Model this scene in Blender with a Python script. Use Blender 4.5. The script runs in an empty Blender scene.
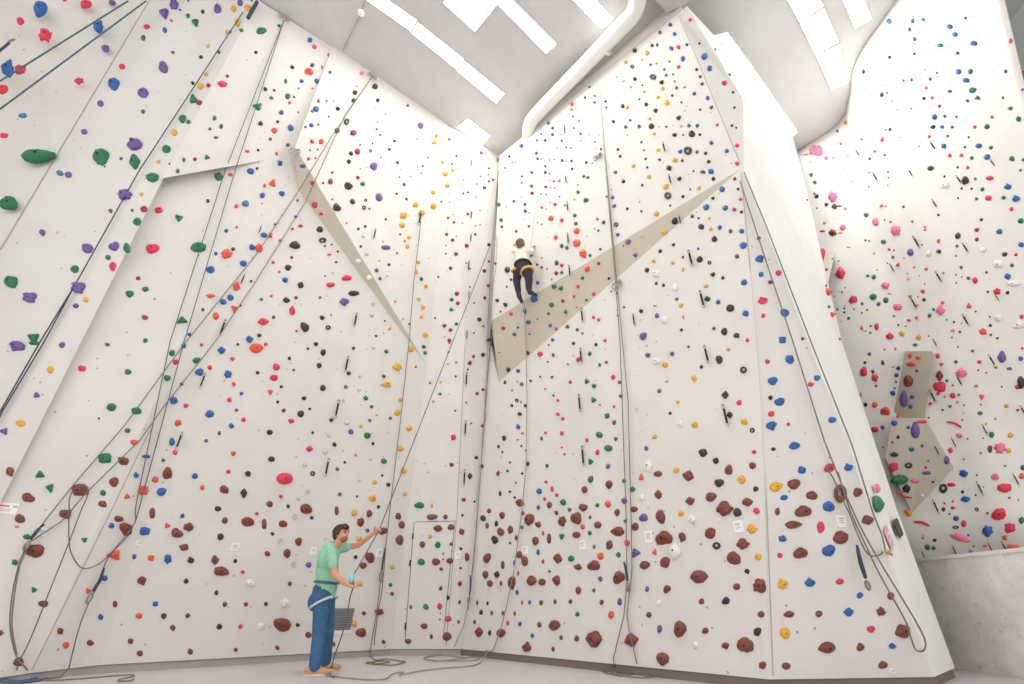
import bpy, bmesh, math, random
from mathutils import Vector, Matrix
from mathutils.bvhtree import BVHTree
from mathutils import noise as mnoise

S = bpy.context.scene
COL = S.collection
R_ = random.Random(7)

# ------------------------------------------------------------------ camera
FPX, PITCH, CAMH = 455.0, math.radians(30.1), 0.72
cam_data = bpy.data.cameras.new('camera')
cam = bpy.data.objects.new('camera', cam_data)
COL.objects.link(cam)
cam.location = (0, 0, CAMH)
cam.rotation_euler = (math.pi/2 + PITCH, 0, 0)
cam_data.sensor_width = 36.0
cam_data.lens = FPX/1024*36.0
cam_data.clip_end = 200
S.camera = cam

# ------------------------------------------------------------------ light
S.view_settings.view_transform = 'Standard'
S.view_settings.look = 'None'
S.view_settings.gamma = 1.0
S.view_settings.use_curve_mapping = False
S.view_settings.exposure = 0.0
WORLD_STRENGTH = 1.45
STRIP_STRENGTH = 26.0
world = bpy.data.worlds.new('daylight'); S.world = world
world.use_nodes = True
wb = world.node_tree.nodes['Background']
wb.inputs[0].default_value = (1.0, 0.985, 0.965, 1)
wb.inputs[1].default_value = WORLD_STRENGTH
# unseen openings behind and beside the camera, added to let world light in
for pn, pw, pp, pr_ in (('hall_opening_portal', 20, (1.5, -5.95, 5.8), (90, 0, 0)), ('left_opening_portal', 8.8, (-8.95, -1.5, 5.8), (90, 0, -90)), ('right_opening_portal', 9.8, (11.95, -1.0, 5.8), (90, 0, 90))):
    pl = bpy.data.lights.new(pn, 'AREA'); pl.shape = 'RECTANGLE'; pl.size = pw; pl.size_y = 11.4
    pl.cycles.is_portal = True
    po = bpy.data.objects.new(pn, pl); COL.objects.link(po)
    po.location = pp; po.rotation_euler = [math.radians(a) for a in pr_]

# ------------------------------------------------------------------ helpers
CP, SP = math.cos(PITCH), math.sin(PITCH)
EYE = Vector((0, 0, CAMH))
def ray(x, y):
    X = (x-512)/FPX; Y = (342-y)/FPX
    return Vector((X, CP-SP*Y, SP+CP*Y))
def at_z(x, y, z):
    r = ray(x, y); return EYE + r*((z-CAMH)/r.z)
def on_plane(x, y, p, n):
    r = ray(x, y); return EYE + r*((p-EYE).dot(n)/r.dot(n))
def at_y(x, y, Y):
    r = ray(x, y); return EYE + r*(Y/r.y)
def pull(P, k): return EYE + (P-EYE)*k
def proj(P):
    d = P-EYE
    fwd = d.y*CP + d.z*SP; up = -d.y*SP + d.z*CP
    return 512+FPX*d.x/fwd, 342-FPX*up/fwd, fwd
def near_line(A, B, x, y):
    "point on the ray of pixel (x, y) nearest to the 3D line A-B"
    r = ray(x, y).normalized(); d = (B-A).normalized()
    w = EYE-A; b = r.dot(d); dd = r.dot(w); e = d.dot(w)
    t = (b*e-dd)/(1-b*b)
    return EYE + r*t

def srgb(c):
    f = lambda v: (v/12.92 if v <= .04045 else ((v+.055)/1.055)**2.4)
    return tuple(f(v/255) for v in c) + (1.0,)
def nodes(m):
    m.use_nodes = True; nt = m.node_tree
    return nt, nt.nodes, nt.links, nt.nodes['Principled BSDF']
def mat(name, rgb, rough=.6, metal=0, spec=.5, emit=None, var=0.0, vscale=8.0, bump=0.0, bscale=60.0):
    m = bpy.data.materials.new(name); nt, N, L, b = nodes(m)
    b.inputs['Base Color'].default_value = srgb(rgb)
    b.inputs['Roughness'].default_value = rough
    b.inputs['Metallic'].default_value = metal
    b.inputs['Specular IOR Level'].default_value = spec
    if emit:
        b.inputs['Emission Color'].default_value = srgb(rgb); b.inputs['Emission Strength'].default_value = emit
    tc = N.new('ShaderNodeTexCoord')
    if var:
        nz = N.new('ShaderNodeTexNoise'); nz.inputs['Scale'].default_value = vscale; nz.inputs['Detail'].default_value = 4
        L.new(tc.outputs['Object'], nz.inputs['Vector'])
        mr = N.new('ShaderNodeMapRange'); mr.inputs['From Min'].default_value = .3; mr.inputs['From Max'].default_value = .7
        mr.inputs['To Min'].default_value = 1-var; mr.inputs['To Max'].default_value = 1+var
        L.new(nz.outputs['Fac'], mr.inputs['Value'])
        mx = N.new('ShaderNodeVectorMath'); mx.operation = 'SCALE'
        mx.inputs[0].default_value = srgb(rgb)[:3]
        L.new(mr.outputs['Result'], mx.inputs['Scale']); L.new(mx.outputs['Vector'], b.inputs['Base Color'])
    if bump:
        n2 = N.new('ShaderNodeTexNoise'); n2.inputs['Scale'].default_value = bscale; n2.inputs['Detail'].default_value = 3
        L.new(tc.outputs['Object'], n2.inputs['Vector'])
        bp = N.new('ShaderNodeBump'); bp.inputs['Strength'].default_value = bump; bp.inputs['Distance'].default_value = .01
        L.new(n2.outputs['Fac'], bp.inputs['Height']); L.new(bp.outputs['Normal'], b.inputs['Normal'])
    return m

def tag(o, label=None, cat=None, group=None, kind=None):
    if label: o['label'] = label
    if cat: o['category'] = cat
    if group: o['group'] = group
    if kind: o['kind'] = kind
    return o
def link_mesh(name, me, m=None, parent=None):
    o = bpy.data.objects.new(name, me); COL.objects.link(o)
    if m is not None:
        for k in (m if isinstance(m, (list, tuple)) else [m]): me.materials.append(k)
    if parent is not None: o.parent = parent
    return o
def bm_obj(name, bm, m=None, parent=None, smooth=False):
    me = bpy.data.meshes.new(name)
    bmesh.ops.recalc_face_normals(bm, faces=bm.faces)
    bm.to_mesh(me); bm.free()
    if smooth:
        for p in me.polygons: p.use_smooth = True
    return link_mesh(name, me, m, parent)
def poly_obj(name, V, F, m, parent=None, kind='structure', thick=0.0):
    me = bpy.data.meshes.new(name); me.from_pydata([tuple(v) for v in V], [], F)
    bm = bmesh.new(); bm.from_mesh(me)
    for f in bm.faces:
        f.normal_update()
        if f.normal.dot(EYE-f.calc_center_median()) < 0: f.normal_flip()
    bm.to_mesh(me); bm.free()
    o = link_mesh(name, me, m, parent)
    if thick:
        s = o.modifiers.new('thickness', 'SOLIDIFY'); s.thickness = thick; s.offset = -1
    if kind: o['kind'] = kind
    return o
def box_bm(bm, c, ax, ay, az):
    "box centred at c with half-extent vectors"
    vs = [bm.verts.new(c + sx*ax + sy*ay + sz*az) for sx in (-1, 1) for sy in (-1, 1) for sz in (-1, 1)]
    for q in ((0,1,3,2),(4,6,7,5),(0,4,5,1),(2,3,7,6),(0,2,6,4),(1,5,7,3)): bm.faces.new([vs[i] for i in q])
    return vs
def prism_bm(bm, pts, off):
    a = [bm.verts.new(p) for p in pts]; b = [bm.verts.new(p+off) for p in pts]
    bm.faces.new(a); bm.faces.new(b[::-1]); n = len(a)
    for i in range(n): bm.faces.new([a[i], b[i], b[(i+1) % n], a[(i+1) % n]])
def tube_bm(bm, pts, rad, seg=8, closed=False):
    rings = []; n = len(pts)
    rads = rad if isinstance(rad, (list, tuple)) else [rad]*n
    for i, p in enumerate(pts):
        if closed: t = pts[(i+1) % n]-pts[i-1]
        else: t = pts[min(i+1, n-1)]-pts[max(i-1, 0)]
        t.normalize()
        ref = Vector((0, 0, 1)) if abs(t.z) < .9 else Vector((1, 0, 0))
        u = t.cross(ref).normalized(); v = t.cross(u)
        if rings and False: pass
        rings.append([bm.verts.new(p+(u*math.cos(a)+v*math.sin(a))*rads[i]) for a in [2*math.pi*k/seg for k in range(seg)]])
    m = n if closed else n-1
    for i in range(m):
        A, B = rings[i], rings[(i+1) % n]
        for k in range(seg): bm.faces.new([A[k], A[(k+1) % seg], B[(k+1) % seg], B[k]])
    if not closed:
        bm.faces.new(rings[0]); bm.faces.new(rings[-1][::-1])

# ------------------------------------------------------------------ materials
def wall_material(name, rgb, dots=True):
    m = bpy.data.materials.new(name); nt, N, L, b = nodes(m)
    b.inputs['Roughness'].default_value = .85; b.inputs['Specular IOR Level'].default_value = .2
    tc = N.new('ShaderNodeTexCoord')
    nz = N.new('ShaderNodeTexNoise'); nz.inputs['Scale'].default_value = 1.3; nz.inputs['Detail'].default_value = 6
    L.new(tc.outputs['Object'], nz.inputs['Vector'])
    r = N.new('ShaderNodeValToRGB')
    r.color_ramp.elements[0].position = .3; r.color_ramp.elements[1].position = .7
    r.color_ramp.elements[0].color = srgb([c-4 for c in rgb]); r.color_ramp.elements[1].color = srgb([min(255, c+3) for c in rgb])
    L.new(nz.outputs['Fac'], r.inputs['Fac'])
    out = r.outputs['Color']
    if dots:   # bolt holes of the panel grid
        vo = N.new('ShaderNodeTexVoronoi'); vo.inputs['Scale'].default_value = 4.6; vo.inputs['Randomness'].default_value = .55
        L.new(tc.outputs['Object'], vo.inputs['Vector'])
        lt = N.new('ShaderNodeMath'); lt.operation = 'LESS_THAN'; lt.inputs[1].default_value = .066
        L.new(vo.outputs['Distance'], lt.inputs[0])
        mx = N.new('ShaderNodeMix'); mx.data_type = 'RGBA'
        L.new(lt.outputs[0], mx.inputs[0]); L.new(out, mx.inputs[6]); mx.inputs[7].default_value = srgb((168, 164, 158))
        out = mx.outputs[2]
    L.new(out, b.inputs['Base Color'])
    n2 = N.new('ShaderNodeTexNoise'); n2.inputs['Scale'].default_value = 90; n2.inputs['Detail'].default_value = 2
    L.new(tc.outputs['Object'], n2.inputs['Vector'])
    bp = N.new('ShaderNodeBump'); bp.inputs['Strength'].default_value = .25; bp.inputs['Distance'].default_value = .006
    L.new(n2.outputs['Fac'], bp.inputs['Height']); L.new(bp.outputs['Normal'], b.inputs['Normal'])
    return m
def concrete(name, rgb, scale=.8, pores=True, amt=12):
    m = bpy.data.materials.new(name); nt, N, L, b = nodes(m)
    b.inputs['Roughness'].default_value = .8; b.inputs['Specular IOR Level'].default_value = .25
    tc = N.new('ShaderNodeTexCoord')
    nz = N.new('ShaderNodeTexNoise'); nz.inputs['Scale'].default_value = scale; nz.inputs['Detail'].default_value = 9; nz.inputs['Roughness'].default_value = .65
    L.new(tc.outputs['Object'], nz.inputs['Vector'])
    r = N.new('ShaderNodeValToRGB'); r.color_ramp.elements[0].position = .32; r.color_ramp.elements[1].position = .66
    r.color_ramp.elements[0].color = srgb([c-amt for c in rgb]); r.color_ramp.elements[1].color = srgb([min(255, c+amt//2) for c in rgb])
    L.new(nz.outputs['Fac'], r.inputs['Fac']); out = r.outputs['Color']
    if pores:
        n3 = N.new('ShaderNodeTexNoise'); n3.inputs['Scale'].default_value = 7.0; n3.inputs['Detail'].default_value = 8; n3.inputs['Roughness'].default_value = .7
        L.new(tc.outputs['Object'], n3.inputs['Vector'])
        r3 = N.new('ShaderNodeValToRGB'); r3.color_ramp.elements[0].position = .30; r3.color_ramp.elements[1].position = .44
        r3.color_ramp.elements[0].color = (.62, .61, .60, 1); r3.color_ramp.elements[1].color = (1, 1, 1, 1)
        L.new(n3.outputs['Fac'], r3.inputs['Fac'])
        mx = N.new('ShaderNodeMix'); mx.data_type = 'RGBA'; mx.blend_type = 'MULTIPLY'; mx.inputs[0].default_value = .8
        L.new(out, mx.inputs[6]); L.new(r3.outputs['Color'], mx.inputs[7]); out = mx.outputs[2]
    L.new(out, b.inputs['Base Color'])
    return m
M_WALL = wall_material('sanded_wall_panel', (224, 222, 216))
M_SIDE = wall_material('lit_side_panel', (242, 242, 240), dots=False)  # whiter than the front panels: light on the side face put into the colour
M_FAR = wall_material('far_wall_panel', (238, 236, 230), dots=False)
M_UNDERSHADE = wall_material('shade_toned_underside', (202, 193, 176))  # darker than the wall panels: shade of down-facing undersides put into the colour
M_CEIL = concrete('ceiling_concrete', (206, 205, 203), .5, pores=False, amt=10)
M_CONC = concrete('board_marked_concrete', (244, 240, 233), 2.2, amt=18)
M_FLOOR = mat('lilac_grey_floor', (206, 199, 201), rough=.38, spec=.35, var=.03, vscale=1.2)
M_KICKL = mat('grey_kick_board', (178, 169, 169), rough=.7, var=.05, vscale=4)
M_KICK = mat('dark_kick_board', (128, 116, 109), rough=.7, var=.06, vscale=4)
M_SEAM = mat('panel_joint', (176, 170, 160), rough=.9, var=.03)
M_LAMP = mat('lamp_diffuser', (255, 253, 248), emit=STRIP_STRENGTH)
M_DUCT = mat('white_duct_metal', (232, 231, 228), rough=.45, var=.02, vscale=2)
M_WHITE = mat('white_paint', (236, 235, 231), rough=.5, var=.02)
M_PAPER = mat('white_card', (246, 246, 246), rough=.7, var=.01)
M_INK = mat('grey_print', (188, 188, 188), rough=.8, var=.05)
M_REDINK = mat('red_print', (225, 90, 70), rough=.8, var=.05)
M_STEEL = mat('steel', (150, 150, 150), rough=.35, metal=.9, var=.05)
M_BLACK = mat('black_webbing', (38, 37, 38), rough=.8, var=.1, vscale=30)
M_DARK = mat('dark_recess', (40, 38, 37), rough=.9, var=.1)

# ------------------------------------------------------------------ the room shell
ZC = 11.5
ZB = 0.09
# left climbing wall: base and top of the main plane
a1 = at_z(391, 649, ZB); a0 = at_z(99, 665, ZB); a00 = pull(at_z(31, 673, ZB), 1.04); a3 = at_z(461, 649, ZB); a2 = at_z(445, 649, ZB)
t3 = at_z(499, 155, ZC); t1 = at_z(333, 46, ZC); t2 = at_z(300, 26, ZC)
nL = (a1-a0).cross(t2-a0).normalized()
PL = lambda x, y: on_plane(x, y, a0, nL)
w3 = PL(427, 366); tA = PL(258, 0); q0 = PL(295, 147); q1 = PL(298, 190); q0p = pull(q0, .968); t1b = PL(333, 46)
qC = PL(265, 160); t1b.z = min(t1b.z, ZC)
G = at_z(-96, 693, ZB)
rB0 = PL(163, 178); rB = pull(rB0, 1.035); n3 = (qC-a00).cross(rB-a00).normalized(); G = on_plane(-96, 693, a00, n3); rE = near_line(tA, G, 82, 342)
S0t = at_z(150, 0, ZC)
nP = (tA-G).cross(S0t-G).normalized()
PP = lambda x, y: on_plane(x, y, G, nP)
t25 = at_z(452, 127, ZC)
k1 = near_line(a3, t3, 490, 342); k0 = near_line(a3, t3, 491, 321); k2 = near_line(a3, t3, 476, 513)
b1 = near_line(a2, t25, 465, 342); b2 = near_line(a2, t25, 457, 513)
rP = PP(163, 178)
V = [a0, a1, w3, q0, q1, qC, tA, t1b, q0p, t1, t25, t3, rB, a00, G, b1, b2, a2, a3, k1, k2, rB0, rP]
(iA0, iA1, iW, iQ0, iQ1, iC, iTA, iT1b, iQ0p, iT1, iT25, iT3, iB, iA00, iG, iB1, iB2, iA2, iA3, iK1, iK2, iB0, iP) = range(len(V))
F = [[iA0, iA1, iW, iQ1], [iA0, iQ1, iC], [iC, iQ1, iQ0], [iC, iQ0, iT1b], [iTA, iC, iT1b], [iTA, iB0, iC], 
     [iT1, iQ0p, iW], [iT1, iW, iT25], [iT25, iW, iB1], [iW, iA1, iB2], [iW, iB2, iB1], [iA1, iA2, iB2],
     [iT25, iB1, iK1], [iT25, iK1, iT3], [iB1, iB2, iK2], [iB1, iK2, iK1], [iB2, iA2, iA3], [iB2, iA3, iK2],
     [iA00, iA0, iC], [iB, iA00, iC], [iB, iG, iA00]]
wall_left = poly_obj('wall_left', V, F, M_WALL, thick=.012)
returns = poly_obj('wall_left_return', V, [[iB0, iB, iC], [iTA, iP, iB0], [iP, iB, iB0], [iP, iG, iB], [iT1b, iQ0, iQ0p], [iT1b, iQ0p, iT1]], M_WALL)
# underside of the protruding spike, shade put into its colour
spike = poly_obj('wall_left_spike_underside', [q0, q0p, w3, q1], [[0, 1, 3], [1, 2, 3]], M_UNDERSHADE, thick=.03)
# far-left wall turned to the camera, two panels
Sm = PP(-50, 333); Sa = PP(150, 0); St = at_z(150, 0, ZC)
L0a = at_z(-70, -130, ZC); L0b = pull(PP(-520, 640), .93); Sb = PP(-230, 640)
wall_far_left = poly_obj('wall_far_left', [tA, G, Sb, St, L0a, L0b, rP], [[0, 6, 1, 2, 3], [3, 2, 5, 4]], M_WALL, thick=.012)

# right climbing wall
c3 = at_z(770, 679.5, ZB); c0 = a3.copy(); e0 = at_z(934, 677, ZB)
dR = (c3-c0); nR = Vector((dR.y, -dR.x, 0)).normalized()
PR = lambda x, y: on_plane(x, y, c0, nR)
j = PR(742, 168)
TCr = at_z(500, 155, 11.25); TRs = at_z(679, 13, 10.8); TR = at_z(687, 6, 10.8)
nU = (TCr-j).cross(TRs-j).normalized()
PU = lambda x, y: on_plane(x, y, j, nU)
lip = PU(491, 321)
low = PR(499, 382)
if (lip-EYE).length > .95*(PR(491, 321)-EYE).length: lip = pull(PR(491, 321), .95)
lowc = PR(488, 360)
V = [c0, c3, j, low, PR(476, 513), PR(490, 345), PR(761, 408)]
wall_right = poly_obj('wall_right', V, [[0, 1, 6, 3, 4], [6, 2, 3], [4, 3, 5]], M_WALL, thick=.06)
wall_right_upper = poly_obj('wall_right_upper', [lip, j, TRs, TCr], [[0, 1, 2], [0, 2, 3]], M_WALL, thick=.06)
band = poly_obj('wall_right_band_underside', [lip, j, low], [[0, 1, 2]], M_UNDERSHADE, thick=.03)
# end panel right of the joint, facing the camera
nE = (e0-c3).cross(j-c3).normalized()
PE = lambda x, y: on_plane(x, y, c3, nE)
jj = PE(744, 171); s761 = PE(761, 408)
g1 = at_z(719, 41, 10.8); g2 = near_line(g1, jj, 743, 100)
wall_end = poly_obj('wall_right_end', [c3, e0, jj, j, s761, TRs, TR, g1, g2],
                    [[0, 1, 2, 4], [4, 2, 3], [3, 2, 8], [3, 8, 5], [5, 8, 7, 6]], M_WALL, thick=.06)
# side face of the right wall
h0 = at_z(955, 668, ZB); h4 = at_z(797, 152, 11.3)
hs = [h0] + [near_line(h0, h4, *q) for q in ((898, 513), (842, 342), (817, 236))] + [h4]
hs += [at_z(792, 134, 11.2), at_z(769, 102, 11.1), at_z(747, 77, 11.0), at_z(722, 43, 10.8)]
Vs = [e0, jj, g2, g1] + hs
wall_side = poly_obj('wall_right_side', Vs, [[0, 4, 5, 1], [1, 5, 6], [1, 6, 7], [1, 7, 2], [2, 7, 8], [2, 8, 9], [2, 9, 10], [2, 10, 11], [2, 11, 3], [3, 11, 12]], M_SIDE, thick=.05)

# far curved wall beyond the gap: ruled between a bottom and a ceiling curve
Bc = [(6.0, 9.7, 1.35), (6.5, 9.0, 1.37), (6.86, 8.5, 1.39), (7.3, 8.0, 1.40), (7.69, 7.5, 1.405), (8.1, 7.3, 1.4), (8.4, 7.12, 1.4), (8.73, 7.0, 1.4)]
Tc = [(7.1, 9.0, ZC), (7.45, 8.55, ZC), (7.82, 8.15, ZC), (8.42, 7.3, ZC), (8.22, 6.57, ZC), (7.85, 5.7, ZC), (7.92, 4.5, ZC), (8.07, 2.9, ZC)]
def catmull(P, n):
    out = []; P = [Vector(p) for p in P]
    for i in range(len(P)-1):
        p0, p1, p2, p3 = P[max(i-1, 0)], P[i], P[i+1], P[min(i+2, len(P)-1)]
        for k in range(n):
            t = k/n
            out.append(.5*((2*p1)+(p2-p0)*t+(2*p0-5*p1+4*p2-p3)*t*t+(3*p1-p0-3*p2+p3)*t**3))
    out.append(P[-1].copy()); return out
b_ = catmull(Bc, 8); t_ = catmull(Tc, 8); NV = 16
V = []; F = []
for k in range(NV+1):
    for p, q in zip(b_, t_): V.append(p.lerp(q, k/NV))
W = len(b_)
for k in range(NV):
    for i in range(W-1): F.append([k*W+i, k*W+i+1, (k+1)*W+i+1, (k+1)*W+i])
wall_far = poly_obj('wall_far', V, F, M_FAR, thick=.06)
for p in wall_far.data.polygons: p.use_smooth = True
SHELL = [wall_left, spike, wall_far_left, wall_right, wall_right_upper, band, wall_end, wall_side, wall_far]

# low concrete wall in the gap
cb0 = at_z(954, 669, 0); cdir = (at_z(1024, 678, 0)-cb0).normalized()
cb0 = cb0 - cdir*.4; cb1 = cb0 + cdir*5.5
ncon = Vector((cdir.y, -cdir.x, 0)).normalized()
if ncon.x < 0: ncon = -ncon
ctz = on_plane(970, 556.5, cb0, ncon).z
bm = bmesh.new(); prism_bm(bm, [cb0, cb1, cb1+Vector((0, 0, ctz)), cb0+Vector((0, 0, ctz))], ncon*.5)
low_wall = bm_obj('wall_low_concrete', bm, M_CONC); tag(low_wall, kind='structure')
bm = bmesh.new(); box_bm(bm, (cb0+cb1)/2+Vector((0, 0, ctz+.018))-ncon*.01, cdir*2.75, ncon*.03, Vector((0, 0, .02)))
tag(bm_obj('trim_low_wall', bm, M_WHITE), kind='structure')

# floor, ceiling, building walls
def slab(name, x0, x1, y0, y1, z0, z1, m):
    bm = bmesh.new(); box_bm(bm, Vector(((x0+x1)/2, (y0+y1)/2, (z0+z1)/2)), Vector(((x1-x0)/2, 0, 0)), Vector((0, (y1-y0)/2, 0)), Vector((0, 0, (z1-z0)/2)))
    return tag(bm_obj(name, bm, m), kind='structure')
slab('floor', -9, 12, -6, 11, -.2, 0, M_FLOOR)
slab('ceiling', -9, 12, -6, 11, ZC, ZC+.3, M_CEIL)
slab('wall_building_left', -9.2, -9, 3, 11, 0, ZC, M_CEIL)
slab('wall_building_right', 12, 12.2, 4, 11, 0, ZC, M_CEIL)
slab('wall_building_back', -9, 12, 11, 11.2, 0, ZC, M_CEIL)
# concrete beam face just behind the top of the right wall
d = (TR-TCr); d.z = 0; d.normalize(); nb = Vector((-d.y, d.x, 0)); 
if nb.y < 0: nb = -nb
P0 = TCr.copy(); P0.z = 10.4; P1 = TR - d*.12; P1.z = 10.2
P0 = P0 + nb*.12 - d*.5; P1 = P1 + nb*.12
bm = bmesh.new(); prism_bm(bm, [P0, P1, Vector((P1.x, P1.y, ZC)), Vector((P0.x, P0.y, ZC))], nb*.4)
tag(bm_obj('beam_above_right_wall', bm, concrete('beam_concrete', (206, 199, 190), .9, pores=False)), kind='structure')
# short cross beam over the top of the right wall
p = at_z(667, 13, 11.2); u = (at_z(720, -14, 11.2)-p).normalized(); v = (at_z(648, -8, 11.2)-p).normalized()
bm = bmesh.new(); prism_bm(bm, [p, p+u*3, p+u*3+v*1.5, p+v*1.5], Vector((0, 0, ZC-11.2)))
tag(bm_obj('beam_cross', bm, M_CEIL), kind='structure')

# wall on the far right beyond the curved wall
pr = [at_z(985, -20, ZC)+Vector((1.6, .6, 0)), Vector((8.9, 7.6, 1.4))]
far2 = poly_obj('wall_far_right', [Vector((10.6, 8.2, 1.4)), Vector((10.6, 1.0, 1.4)), Vector((10.6, 1.0, ZC)), Vector((10.6, 8.2, ZC))], [[0, 1, 2, 3]], mat('pale_blue_wall', (222, 228, 230), rough=.8, var=.02), thick=.06)
SHELL.append(far2)

# kick boards under the panels
def kick(name, pts, off, m=M_KICK):
    bm = bmesh.new(); Q = [Vector((p.x, p.y, 0)) for p in pts]; N = []
    for A, B in zip(Q, Q[1:]):
        d = (B-A).normalized(); n = Vector((-d.y, d.x, 0))
        N.append(-n if n.dot(EYE-A) > 0 else n)
    rings = []
    for k, p in enumerate(Q):
        a = N[max(k-1, 0)]; b = N[min(k, len(N)-1)]; v = (a+b).normalized(); v = v/max(.4, v.dot(b))
        z = Vector((0, 0, ZB))
        rings.append([bm.verts.new(q) for q in (p+v*off, p+v*(off+.05), p+v*(off+.05)+z, p+v*off+z)])
    for R0, R1 in zip(rings, rings[1:]):
        for k in range(4): bm.faces.new([R0[k], R1[k], R1[(k+1) % 4], R0[(k+1) % 4]])
    bm.faces.new(rings[0]); bm.faces.new(rings[-1][::-1])
    tag(bm_obj(name, bm, m), kind='structure')
kick('baseboard_left', [G, a00, a0, a1, a2, a3], .04, M_KICKL)
kick('baseboard_right', [a3, c3], .03)
kick('baseboard_end', [c3, e0, h0], .03)

# ------------------------------------------------------------------ ray hits on the walls
allV, allF = [], []
for o in SHELL:
    b = len(allV); allV += [v.co.copy() for v in o.data.vertices]
    allF += [[b+i for i in p.vertices] for p in o.data.polygons]
BVH = BVHTree.FromPolygons(allV, allF)
def hit(x, y):
    r = ray(x, y).normalized()
    loc, n, i, d = BVH.ray_cast(EYE, r)
    if loc is None: return None, None
    if n.dot(r) > 0: n = -n
    return loc, n
def onwall(x, y, off=0.0):
    loc, n = hit(x, y); k = 0
    while loc is None:
        k += 1
        for q in range(12):
            loc, n = hit(x+k*2*math.cos(q*math.pi/6), y+k*2*math.sin(q*math.pi/6))
            if loc is not None: break
    if ray(x, y).z < 0 and at_z(x, y, 0).length < loc.length: return at_z(x, y, .02)
    r = (loc-EYE).normalized(); return loc - r*(off/max(.3, abs(n.dot(r))))

# wedge volumes on the far wall: planar shade-toned facets whose upper edges stand out from the wall
VOLS = []
def wedge(pts, outs, label):
    P = [pull(onwall(x, y, 0), 1-o) for (x, y), o in zip(pts[:3], outs)]
    n = (P[1]-P[0]).cross(P[2]-P[0]).normalized()
    P += [on_plane(x, y, P[0], n) for x, y in pts[3:]]
    bm = bmesh.new(); f = [bm.verts.new(p) for p in P]; b = [bm.verts.new(p+(p-EYE).normalized()*.7) for p in P]
    bm.faces.new(f); bm.faces.new(b[::-1]); m = len(f)
    for i in range(m): bm.faces.new([f[i], b[i], b[(i+1) % m], f[(i+1) % m]])
    o = bm_obj('wall_volume', bm, M_UNDERSHADE); tag(o, label, 'wall volume'); VOLS.append(o)
wedge([(905, 351), (932, 351), (925, 418), (893, 418)], [.05, .05, .012], 'tall upper facet of the grey-beige volume on the far curved wall')
wedge([(893, 418), (925, 418), (912, 513), (885, 457), ], [.05, .03, .001], 'wide lower facet of the grey-beige volume on the far curved wall')
wedge([(925, 418), (953, 467), (912, 513)], [.03, .004, .001], 'right-hand facet of the grey-beige volume on the far curved wall')
wedge([(826, 250), (835, 253), (826, 291), (821, 271)], [.03, .03, .004], 'small grey wedge volume at the left edge of the far curved wall')

for o in VOLS:
    b = len(allV); allV += [v.co.copy() for v in o.data.vertices]
    allF += [[b+i for i in p.vertices] for p in o.data.polygons]
BVH = BVHTree.FromPolygons(allV, allF)

# panel joints (thin strips following the wall surface)
def joint(name, pts, w=.012, m=M_SEAM):
    P = []
    for (x0, y0), (x1, y1) in zip(pts, pts[1:]):
        for k in range(8): P.append((x0+(x1-x0)*k/8, y0+(y1-y0)*k/8))
    P.append(pts[-1]); bm = bmesh.new()
    pp = [hit(*q) for q in P]; pp = [a for a in pp if a[0] is not None]
    prev = None
    for i, (loc, n) in enumerate(pp):
        t = (pp[min(i+1, len(pp)-1)][0]-pp[max(i-1, 0)][0]).normalized(); s = n.cross(t).normalized()*w/2
        ring = [bm.verts.new(loc+s-n*.01), bm.verts.new(loc+s+n*.003), bm.verts.new(loc-s+n*.003), bm.verts.new(loc-s-n*.01)]
        if prev:
            for k in range(4): bm.faces.new([prev[k], prev[(k+1) % 4], ring[(k+1) % 4], ring[k]])
        else: bm.faces.new(ring)
        prev = ring
    bm.faces.new(prev[::-1])
    return tag(bm_obj(name, bm, m), kind='structure')
M_JD = mat('dark_joint', (120, 114, 106), rough=.9, var=.03)
joint('trim_1', [(149, 1), (0, 250)], .016)
joint('trim_2', [(150, 430), (110, 513), (32, 670)], .012)
joint('trim_3', [(773, 676), (767, 513), (761, 408), (751, 280), (741, 172)], .012)
joint('trim_4', [(465, 345), (457, 513), (446, 646)], .014)
joint('trim_6', [(433, 122), (431, 171)], .01)
joint('trim_7', [(679, 16), (741, 165)], .012)
joint('trim_8', [(598, 84), (612, 245)], .012)
# service door in the left wall: outline and hinges
joint('door_1', [(405, 641), (409, 588), (414, 522), (455, 521), (451, 560), (443, 640)], .012, M_JD)
for k, (hx, hy) in enumerate(((413, 536), (410, 563), (405.5, 626))):
    loc, n = hit(hx, hy); bm = bmesh.new()
    t = Vector((0, 0, 1)); s = n.cross(t).normalized(); box_bm(bm, loc+n*.01, s*.010, t*.05, n*.012)
    h = bm_obj('door_hinge', bm, M_DARK); h.parent = bpy.data.objects['door_1']

# ------------------------------------------------------------------ ceiling lights, duct
def ceiling_light(quads, label, name='ceiling_light'):
    root = bpy.data.objects.new(name, None); COL.objects.link(root)
    pts = [[at_z(x, y, ZC-.03) for x, y in q] for q in quads]
    root.location = sum((p for q in pts for p in q), Vector())/sum(len(q) for q in pts)
    tag(root, label, 'ceiling light', 'light strips in the concrete ceiling')
    for q in pts:
        bm = bmesh.new(); prism_bm(bm, [p-root.location for p in q], Vector((0, 0, .02)))
        bm_obj('diffuser', bm, M_LAMP, root)
    for q in pts:
        bm = bmesh.new(); c = sum(q, Vector())/len(q); n = len(q)
        for i in range(n):
            A, B = q[i], q[(i+1) % n]; A2 = A+(A-c).normalized()*.03; B2 = B+(B-c).normalized()*.03
            prism_bm(bm, [A-root.location, B-root.location, B2-root.location, A2-root.location], Vector((0, 0, .03)))
        bm_obj('frame', bm, M_WHITE, root)
ceiling_light([[(330, -32), (366, -38), (415, 21), (411, 31)][0:0] or [(335, -36), (316, -36), (411, 31), (416, 20)],
               [(418, 23), (412, 33), (457, 69), (463, 59)], [(464, 61), (458, 71), (496, 103), (504, 94)]],
              'longest white light strip in the ceiling, of three segments, above the left wall')
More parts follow.
